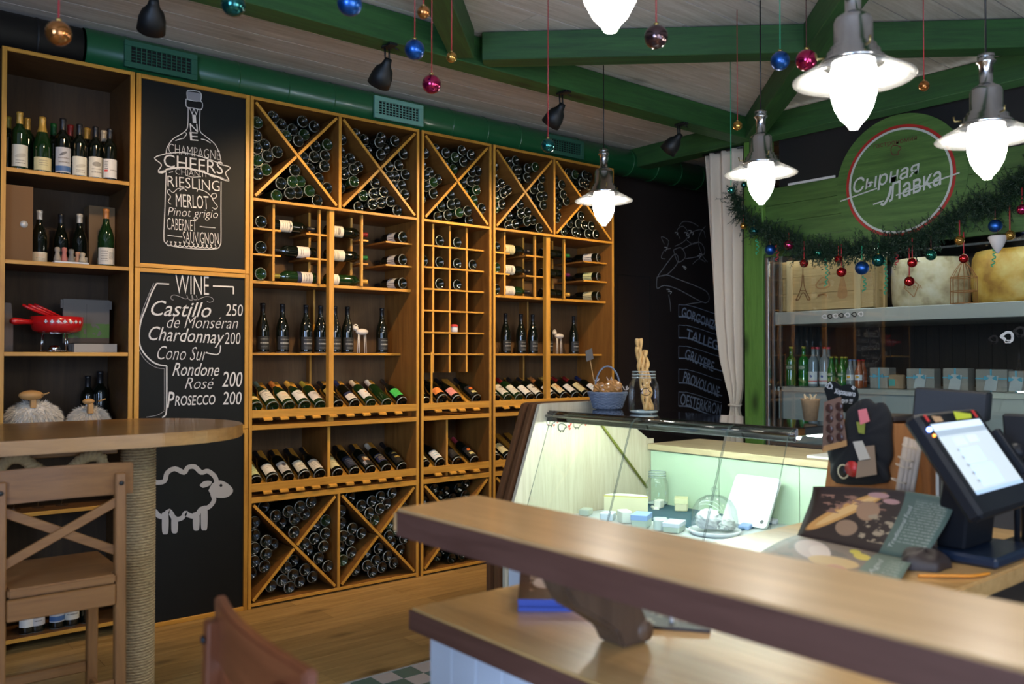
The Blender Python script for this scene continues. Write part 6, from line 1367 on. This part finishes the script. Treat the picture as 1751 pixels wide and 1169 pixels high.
# ================================================================ SIGN
e = empty('shop_sign', (5.39, -2.2, 2.2), 'green stained wooden sign board with round crest and white lettering above the cooler', 'sign')
XG = 5.385; PG = plane_x(XG)
SG = wood('sign green', (.030, .085, .014), (.075, .17, .035), 1, .55, bump=.1, knots=.4)
cpy = (1537, 309); cc = at(cpy[0], cpy[1], 0, XG); rr_ = .425
yl = at(1309, 390, 0, XG).y; zT = at(1420, 305, 0, XG).z; zBt = at(1345, 437, 0, XG).z
def signboard(nm, z0, z1): return box(nm, XG, XG+.012, -5.4, yl, z0, z1, SG, e, .001)
nb_ = 4; hz = (zT-zBt)/nb_
for i in range(nb_): signboard('board', zBt+i*hz+.001, zBt+(i+1)*hz-.001)
vs = [(XG-.004, cc.y-rr_*math.cos(k*PI/32), cc.z+rr_*math.sin(k*PI/32)) for k in range(65)]
me = me_from(vs[:64]+[(x+.014, y, z) for x, y, z in vs[:64]], [tuple(range(63, -1, -1)), tuple(range(64, 128))]+[(i, (i+1) % 64, (i+1) % 64+64, i+64) for i in range(64)]); bm = bmesh.new(); bm.from_mesh(me); bmesh.ops.recalc_face_normals(bm, faces=bm.faces); bm.to_mesh(me); bm.free(); link('round_board', me, SG, e)
def ring(nm, r0, r1, mt, lift):
    vs = []; fs = []
    for k in range(72):
        a = k*2*PI/72; vs += [(XG-.004-lift, cc.y+r0*math.cos(a), cc.z+r0*math.sin(a)), (XG-.004-lift, cc.y+r1*math.cos(a), cc.z+r1*math.sin(a))]
    fs = [(2*k, 2*k+1, (2*k+3) % 144, (2*k+2) % 144) for k in range(72)]; return link(nm, me_from(vs, fs), mt, e)
RP = plain('sign red', (.36, .015, .012), .5); SWH = plain('sign white', (.48, .52, .50), .5)
ring('red_ring', .338, .356, RP, .0015); ring('white_ring', .322, .336, SWH, .0018)
PG2 = plane_x(XG-.006)
text_fit('lettering', 'Сырная', PG2, (1459, 322), (1574, 288), 32, SWH, e, .010, .28); text_fit('lettering', 'Лавка', PG2, (1518, 331), (1610, 299), 32, SWH, e, .010, .28)
strokes('underline', [[(1437, 344), (1500, 322)], [(1492, 349), (1520, 340)], [(1600, 314), (1641, 295)], [(1440, 342.5), (1640, 295.5)]][:1]+[[(1493, 349.5), (1512, 343)], [(1532, 334), (1641, 295)]], PG2, SWH, e, .009)
strokes('swash', [[(1524, 318), (1520, 335), (1512, 349), (1506, 348)]], PG2, SWH, e, .016)
strokes('sheep_emblem', [[(1524, 253), (1527, 249), (1535, 249), (1541, 254), (1536, 259), (1536, 264), (1528, 265), (1524, 260), (1524, 253)]], PG2, plain('dim red paint', (.10, .025, .015), .6), e, .006)
text_fit('lettering', 'гастрономия', PG2, (1494, 252), (1568, 237), 9, plain('dim red paint', (.10, .025, .015), .6), e, .0)
tag(box('white_ledge', XG+.002, XG+.014, at(1427, 300, 0, XG).y, at(1347, 315, 0, XG).y, zT+.002, zT+.018, M_white, None), 'thin white strip on the upper edge of the sign left of its crest', 'strip')

# ================================================================ CURTAIN AND CHALK MENU
CU = plain('cream curtain', (.66, .58, .47), .85)
ck = [(3.05, -.66, -1.005, 9), (2.3, -.70, -1.008, 9), (1.75, -.73, -1.008, 8), (1.45, -.775, -1.006, 7), (1.25, -.84, -1.003, 5), (1.13, -.885, -.975, 3), (1.08, -.89, -.955, 3), (1.0, -.86, -.985, 4), (.8, -.80, -1.005, 6), (.3, -.77, -1.005, 7), (.03, -.76, -1.005, 7)]
def cur(u, v):
    z = 3.05+(0.03-3.05)*v; i = 0
    while i < len(ck)-2 and z < ck[i+1][0]: i += 1
    t = (ck[i][0]-z)/(ck[i][0]-ck[i+1][0]); a = lerp(ck[i][1], ck[i+1][1], t)+.04; b = lerp(ck[i][2], ck[i+1][2], t)+.03; w_ = (a-b)/.35
    am = .032*(.45+.55*w_) if w_ > .35 else .022
    return (5.445+am*math.sin(u*2*PI*3.5+.9*math.sin(v*3))+.007*math.sin(u*29+v*3), a+(b-a)*u, z)
e = empty('curtain', (5.445, -.85, 0), 'cream cloth curtain tied at hip height beside the green post', 'curtain'); solid(link('cloth', grid_me(cur, 110, 70), CU, e), .002)
tube('tie', [(5.445+.045*math.cos(k*.393), -.888+.045*math.sin(k*.393), 1.105+.004*math.sin(k)) for k in range(16)], .009, CU, e, 8, True)
tube('rod', [(5.445, -.60, 3.055), (5.445, -1.005, 3.055)], .010, M_blackm, e, 8)
PW = plane_y(.438)
q = lambda pts: zm(1100, 340, 2.784, pts)
strokes('banner_drawing', [q([(70, 365), (95, 330), (150, 262), (165, 300), (115, 358), (70, 368)]), q([(65, 372), (65, 425), (100, 412), (165, 430), (295, 495), (300, 440), (160, 380), (110, 362), (65, 372)]), q([(143, 243), (180, 232), (200, 275), (165, 300), (143, 243)]), q([(183, 240), (265, 205), (290, 262), (200, 285)]), q([(285, 490), (215, 500), (200, 505)]), q([(120, 455), (128, 500), (130, 535)])], PW, M_chalkdim, wb, .008)
strokes('leaf_scroll_drawing', [q(p_) for p_ in ([(150, 225), (190, 205), (215, 170), (190, 130), (160, 150), (175, 190)], [(215, 170), (250, 150), (285, 150), (295, 185)], [(130, 235), (100, 245), (85, 280), (105, 285)], [(100, 215), (85, 180), (120, 200), (105, 250)], [(170, 130), (190, 108), (230, 112), (262, 130)], [(235, 310), (265, 285), (295, 300)], [(205, 195), (235, 215), (265, 205)], [(295, 130), (270, 165), (263, 215), (285, 275), (305, 300)])], PW, M_chalkdim, wb, .006)
for (x, y) in ((195, 160), (215, 150), (205, 175), (225, 160), (150, 160), (258, 270), (265, 262), (110, 430), (120, 440), (100, 230), (185, 320), (190, 325)): strokes('leaf_drawing', [q([(x, y), (x+14, y+2), (x+8, y+12)])], PW, M_chalk, wb, .008)
for i, (s, a, b, h, ya_, yb_) in enumerate((('GORGONZOLA', (183, 535), (395, 625), 46, 503, 560), ('TALLEGIO', (205, 640), (400, 715), 48, 600, 660), ('GRUYERE', (200, 735), (335, 800), 50, 700, 758), ('PROVOLONE', (192, 845), (362, 920), 52, 810, 875), ('OESTERKRON', (177, 950), (370, 1005), 54, 918, 985))):
    text_fit('lettering', s, PW, q([a])[0], q([b])[0], h/2.784, M_chalkblue, wb, .01)
    strokes('ribbon_drawing', [q([(168, ya_), (168, yb_)]), q([(168, ya_), (200, ya_+2)]), (q([(168, yb_), (215, yb_+3), (260, yb_+20), (330, yb_+48), (375, yb_+62)]), .012), q([(200, ya_), (260, ya_+16), (330, ya_+40), (372, ya_+52)])], PW, M_chalkblue, wb, .005)

# ================================================================ LAMPS
MET = plain('lamp metal', (.60, .60, .62), .20, 1.0); LW = plain('lamp shade glass', (.30, .30, .29), .12, coat=.6)
LW.node_tree.nodes['Principled BSDF'].inputs['Alpha'].default_value = .55
GLB = plain('milk glass globe', (1.0, .93, .82), .3, emit=GLOBE)
MP = [(0, .318), (.010, .318), (.012, .312), (.028, .312), (.030, .300), (.026, .292), (.034, .286), (.034, .280), (.024, .272), (.023, .205), (.030, .198), (.050, .186), (.056, .172), (.056, .105), (.066, .098), (.066, .088), (.076, .082), (.078, .066), (.090, .058), (.094, .046), (.062, .046)]
SP = [(.090, .050), (.115, .036), (.150, .016), (.176, .000), (.174, -.003), (.148, .010), (.112, .029), (.088, .042)]
GP = [(.060, .048), (.066, .020), (.067, -.015), (.064, -.050), (.055, -.085), (.038, -.118), (.018, -.140), (.013, -.150), (0, -.152)]
def pendant(loc, lab):
    e = empty('pendant_lamp', loc, lab, 'lamp', 'pendant lamps with milk glass globes')
    for nm, pr, mt, n in (('housing', MP, MET, 32), ('shade', SP, LW, 48), ('globe', GP, GLB, 28)): lathe(nm, pr, mt, loc, e, n)
    tube('cord', [(loc[0], loc[1], loc[2]+.316), (loc[0], loc[1], 3.234)], .0035, M_black, e, 6)
    for k in range(3):
        a = -2.2+k*2.1; c = Vector(loc)+Vector((.082*math.cos(a), .082*math.sin(a), .075)); o = Vector((math.cos(a), math.sin(a), 0)); tube('thumbscrew', [c, c+o*.022, c+o*.026+Vector((0, 0, .018))], .0035, plain('brass screw', (.5, .38, .16), .3, 1.0), e, 6)
pendant((3.72, -1.20, 2.41), 'pendant lamp hanging in front of the farthest wine rack')
pendant((3.64, -2.36, 2.37), 'pendant lamp hanging before the left end of the green sign')
pendant((2.43, -3.51, 2.30), 'largest looking pendant lamp, hanging over the display case at the top right')
pendant((3.36, -3.52, 2.27), 'pendant lamp at the right edge of the view, next to the sign crest')
pendant((1.36, -3.53, 2.33), 'pendant lamp whose globe tip only shows at the top edge')
pendant((2.42, -4.72, 2.30), 'added pendant lamp out of view over the open floor behind the sales counter')  # unseen lamp added to throw warm light on the counters
pendant((1.38, -4.85, 2.30), 'added pendant lamp out of view over the near end of the raised bar')  # second unseen lamp, added for the same warm counter light
def clip_lamp(x, yaw, tilt, lab, target, scale=1.0):
    y = -1.035; z = 3.068; e = empty('clip_lamp', (x, y, z), lab, 'lamp', 'black clip lamps on the long green beam')
    box('clamp', x-.022, x+.022, y-.07, y+.02, z-.014, z-.0005, M_blackm, e, .002); tube('clamp_arm', [(x-.012, y, z-.012), (x-.012, y-.005, z-.075)], .005, M_blackm, e, 6); tube('clamp_arm', [(x+.012, y, z-.012), (x+.012, y-.005, z-.075)], .005, M_blackm, e, 6)
    for s in (-1, 1): tube('clamp_grip', [(x+s*.02, y-.03, z-.008), (x+s*.05, y-.04, z-.022)], .004, M_blackm, e, 6)
    d = (Vector(target)-Vector((x, y, z-.09))).normalized(); rot = (-d).to_track_quat('Z', 'Y').to_matrix()
    pr = [(0, .02), (.018, .018), (.022, .0), (.028, -.02), (.045, -.04), (.056, -.075), (.060, -.13), (.058, -.13), (.053, -.075), (.03, -.04), (0, -.03)]
    lathe('lamp_head', [(a*scale, b*scale) for a, b in pr], M_blackm, (x, y-.005, z-.085), e, 28, rot=rot)
    lb = link('bulb', sphere_me(.024, 14, 1, 1, 1, Vector((x, y-.005, z-.085))+d*.085), plain('warm bulb', (1, .62, .25), .4, emit=BULB), e)
    light('rack_spot', 'SPOT', Vector((x, y-.005, z-.085))+d*.135, SPOT*yaw, (1.0, .66, .34), target=target, spot_size=math.radians(96), spot_blend=.9, shadow_soft_size=.035)
clip_lamp(1.14, .38, 0, 'black clip lamp cut by the top edge above the upper chalkboard', (1.35, .1, 1.95))
clip_lamp(2.30, .95, 0, 'black clip lamp above the second crossed bin', (2.30, .1, 1.75))
clip_lamp(3.52, 1, 0, 'black clip lamp above the narrow rack', (3.35, .1, 1.75))
clip_lamp(4.62, 1, 0, 'black clip lamp near the green corner beam', (4.45, .1, 1.9))

# ================================================================ GARLAND AND BAUBLES
gp = [(1256, 322), (1266, 352), (1285, 376), (1312, 392), (1345, 405), (1375, 418), (1405, 424), (1435, 424), (1465, 420), (1495, 420), (1525, 413), (1555, 405), (1585, 398), (1612, 385), (1640, 362), (1665, 350), (1690, 345), (1715, 335), (1740, 310), (1775, 280), (1830, 300), (1900, 330)]
XGa = 5.30
gpts = smooth_line([at(px, py+7, 0, XGa) for px, py in gp], 6)
e = empty('pine_garland', tuple(gpts[0]), 'dark green artificial pine garland draped along the lower edge of the sign', 'garland')
tube('stem', gpts, .006, plain('garland wire', (.01, .02, .008), .8), e, 6)
rn = random.Random(3); vs = []; fs = []; L = [0]
for i in range(1, len(gpts)): L.append(L[-1]+(gpts[i]-gpts[i-1]).length)
nT = 1500
for t_ in range(nT):
    d = rn.uniform(0, L[-1]); i = 1
    while L[i] < d: i += 1
    c = gpts[i-1].lerp(gpts[i], (d-L[i-1])/(L[i]-L[i-1])); a = rn.uniform(0, 2*PI); dr = Vector((math.cos(a)*.75-.25, rn.uniform(-.6, .6), math.sin(a))).normalized(); ln = rn.uniform(.05, .11) if rn.random() > .2 else rn.uniform(.11, .16)
    if c.x+dr.x*ln > 5.372: dr.x = -abs(dr.x)
    for k in range(30):
        s = .15+.85*k/30; b = c+dr*ln*s; nd = (dr*.7+Vector((rn.uniform(-1, 1), rn.uniform(-1, 1), rn.uniform(-1, 1)))).normalized()*rn.uniform(.014, .026); sd = nd.cross(Vector((rn.uniform(-1, 1), rn.uniform(-1, 1), .3))).normalized()*.0024
        q_ = b+nd; q_.x = min(q_.x, 5.378); b.x = min(b.x, 5.378); n = len(vs); vs += [b-sd, b+sd, q_]; fs.append((n, n+1, n+2))
link('needles', me_from(vs, fs), plain('pine needles', (.008, .030, .011), .6), e)['kind'] = 'stuff'
BC = {'red': (.50, .012, .015), 'blue': (.012, .10, .42), 'teal': (.010, .13, .12), 'gold': (.55, .30, .06), 'magenta': (.42, .012, .09), 'copper': (.45, .17, .04), 'plum': (.10, .055, .06), 'green': (.01, .16, .11)}
def ball_mat(c, gl=False): return plain('bauble '+c+(' glitter' if gl else ''), BC[c], .38 if gl else .10, .9 if gl else .85, noise=.6 if gl else 0, nscale=220, coat=.5)
RIB = {'r': plain('red ribbon', (.40, .03, .04), .4), 'g': plain('green ribbon', (.02, .32, .17), .4), 'k': plain('dark thread', (.05, .012, .01), .6)}
def bauble(c, r_, col, lab, top, rib='r', gl=False, grp='baubles hanging from the ceiling beams', rw=.0022):
    e = empty('bauble', tuple(c), lab, 'bauble', grp); link('ball', sphere_me(r_, 24, 1, 1, 1, c), ball_mat(col, gl), e)
    lathe('cap', [(0, r_*.97), (r_*.22, r_*.97), (r_*.22, r_*1.16), (0, r_*1.18)], plain('gold cap', (.55, .38, .12), .3, 1.0), tuple(c), e, 12)
    tube('ribbon', [(c[0], c[1], c[2]+r_*1.15), (c[0]+.001, c[1], top)], rw, RIB[rib], e, 5)
def dist_pt(px, py, d):
    a = (px-CX)/F; b = -(py-CY)/F; return Vector([CAM[i]+d*(_F[i]+a*_R[i]+b*_U[i]) for i in range(3)])
for px, py, rpx, R_, col, rib, gl, lab in ((100, 57, 21, .034, 'copper', 'r', False, 'shiny copper bauble at the top left above the open cabinet'), (399, 8, 20, .036, 'teal', 'g', False, 'dark teal bauble cut by the top edge above the chalkboard'), (598, 6, 21, .038, 'blue', 'k', True, 'blue glitter bauble cut by the top edge'), (724, 21, 11, .020, 'copper', 'r', False, 'small matt copper bauble under the beam joint'),
    (709, 85, 17, .038, 'blue', 'r', True, 'blue glitter bauble hanging lowest left of the red one'), (738, 144, 16, .037, 'magenta', 'r', False, 'magenta bauble on a long red ribbon before the ceiling planks'), (772, 98, 9, .021, 'gold', 'r', False, 'small golden bauble right of the blue glitter one'), (937, 249, 12, .032, 'teal', 'r', False, 'turquoise bauble on a long red ribbon in front of the racks'),
    (1122, 63, 20, .038, 'plum', 'r', False, 'dark plum bauble in front of the crossing beam'), (1334, 104, 16, .038, 'blue', 'g', True, 'blue glitter bauble left of the magenta one by the biggest lamp'), (1379, 103, 18, .040, 'magenta', 'k', False, 'magenta bauble left of the biggest looking lamp'), (1580, 147, 9, .022, 'copper', 'r', False, 'small copper bauble between the two right lamps'), (1261, 215, 8, .024, 'gold', 'r', False, 'small golden bauble at the green corner beam'), (1250, 325, 6, .02, 'teal', 'g', False, 'small dark bauble hanging left of the lamp by the curtain')):
    c = dist_pt(px, py, F*R_/rpx*.99); bauble(c, R_, col, lab, 3.233, rib, gl)
GG = 'baubles hanging from the pine garland'
for px, py, rpx, col, rib, tpx, gl, lab in ((1271, 386, 5.5, 'gold', 'r', 375, False, 'small gold bauble at the left end of the garland'), (1289, 395, 8, 'teal', 'g', 385, False, 'dark green bauble on the green post under the garland'), (1317, 427, 9, 'blue', 'k', 410, True, 'blue glitter bauble at the left edge of the cooler'), (1349, 419, 8.5, 'magenta', 'r', 405, False, 'pinkish red bauble tucked under the garland left of the crate'),
    (1375, 450, 7, 'red', 'r', 420, False, 'red bauble in front of the left part of the crate'), (1400, 433, 7, 'green', 'k', 425, False, 'dull green bauble above the middle of the crate'), (1439, 465, 8, 'red', 'r', 425, False, 'red bauble in front of the crate, before the obelisk inlay'), (1434, 443, 6.5, 'red', 'r', 428, False, 'smaller red bauble above the crate front'), (1474, 458, 11, 'blue', 'g', 428, True, 'blue glitter bauble before the right part of the crate'), (1502, 445, 10, 'teal', 'g', 424, False, 'shiny dark green bauble at the right corner of the crate'),
    (1560, 449, 7.5, 'red', 'r', 415, False, 'upper red bauble before the grey cheese wheel'), (1555, 481, 8, 'red', 'r', 430, False, 'lower red bauble before the stamp of the cheese wheel'), (1592, 436, 8.5, 'green', 'k', 412, False, 'dull green bauble above the grey cheese wheel'), (1641, 411, 7.5, 'gold', 'r', 385, False, 'gold bauble above the gap between the cheese wheels'), (1648, 442, 7, 'red', 'r', 405, False, 'red bauble hanging below the gold one'), (1702, 386, 10, 'blue', 'k', 360, True, 'blue glitter bauble above the golden cheese wheel'), (1727, 402, 7.5, 'gold', 'r', 360, False, 'gold bauble right of the blue glitter one, above the golden wheel'), (1748, 358, 8, 'magenta', 'r', 330, False, 'magenta bauble at the right edge under the garland'), (1272, 316, 5, 'teal', 'g', 300, False, 'tiny teal bauble on the left tip of the garland')):
    c = at(px, py, 0, 5.26); tz = at(px, tpx, 0, 5.26).z; R_ = rpx/1468*(c-Vector(CAM)).length*.97; bauble(c, R_, col, lab, tz+.03, rib, gl, GG, .0036)
# curled ribbons hanging from the garland
for px, y0, y1, col, lab in ((1293, 408, 434, 'g', 'green curled ribbon on the green post'), (1327, 418, 445, 'r', 'pink curled ribbon beside the left blue bauble'), (1411, 440, 488, 'g', 'long green curled ribbon before the crate'), (1476, 470, 498, 'g', 'green curled ribbon under the big blue glitter bauble'), (1512, 440, 502, 'g', 'long green curled ribbon between crate and cheese wheel'), (1531, 430, 452, 'r', 'red curled ribbon left of the grey cheese wheel'), (1696, 405, 455, 'g', 'green curled ribbon above the golden cheese wheel')):
    a = at(px, y0, 0, 5.27); b = at(px, y1, 0, 5.27); n = 40; H_ = a.z-b.z; vs = []
    turns = H_/.030
    for k in range(n+1):
        t = k/n; an = t*turns*2*PI; x_ = 5.27+.010*math.cos(an); y_ = a.y+.010*math.sin(an)-.012*math.sin(t*3); z_ = a.z-H_*t; vs += [(x_, y_, z_), (x_, y_, z_-.008)]
    o = link('curled_ribbon', me_from(vs, [(2*k, 2*k+1, 2*k+3, 2*k+2) for k in range(n)], True), RIB[col]); solid(o, .0008); tag(o, lab, 'ribbon', 'curled ribbons hanging from the garland')
# white paper cone ornament
c = at(1706, 412, 0, 5.24); o = lathe('paper_cone', [(0, .035), (.045, .03), (.05, .02), (.03, -.03), (.004, -.07), (0, -.072)], plain('white ornament', (.60, .56, .54), .6), tuple(c), None, 16); tag(o, 'white cone-shaped ornament hanging above the golden cheese wheel', 'ornament')
tube('hanger', [(c.x, c.y, c.z+.034), (c.x, c.y, c.z+.12)], .0015, RIB['k'], None, 5); hgr = bpy.data.objects['hanger']; hgr.parent = o

for o in bpy.data.objects:
    if '_abs' in o: del o['_abs']
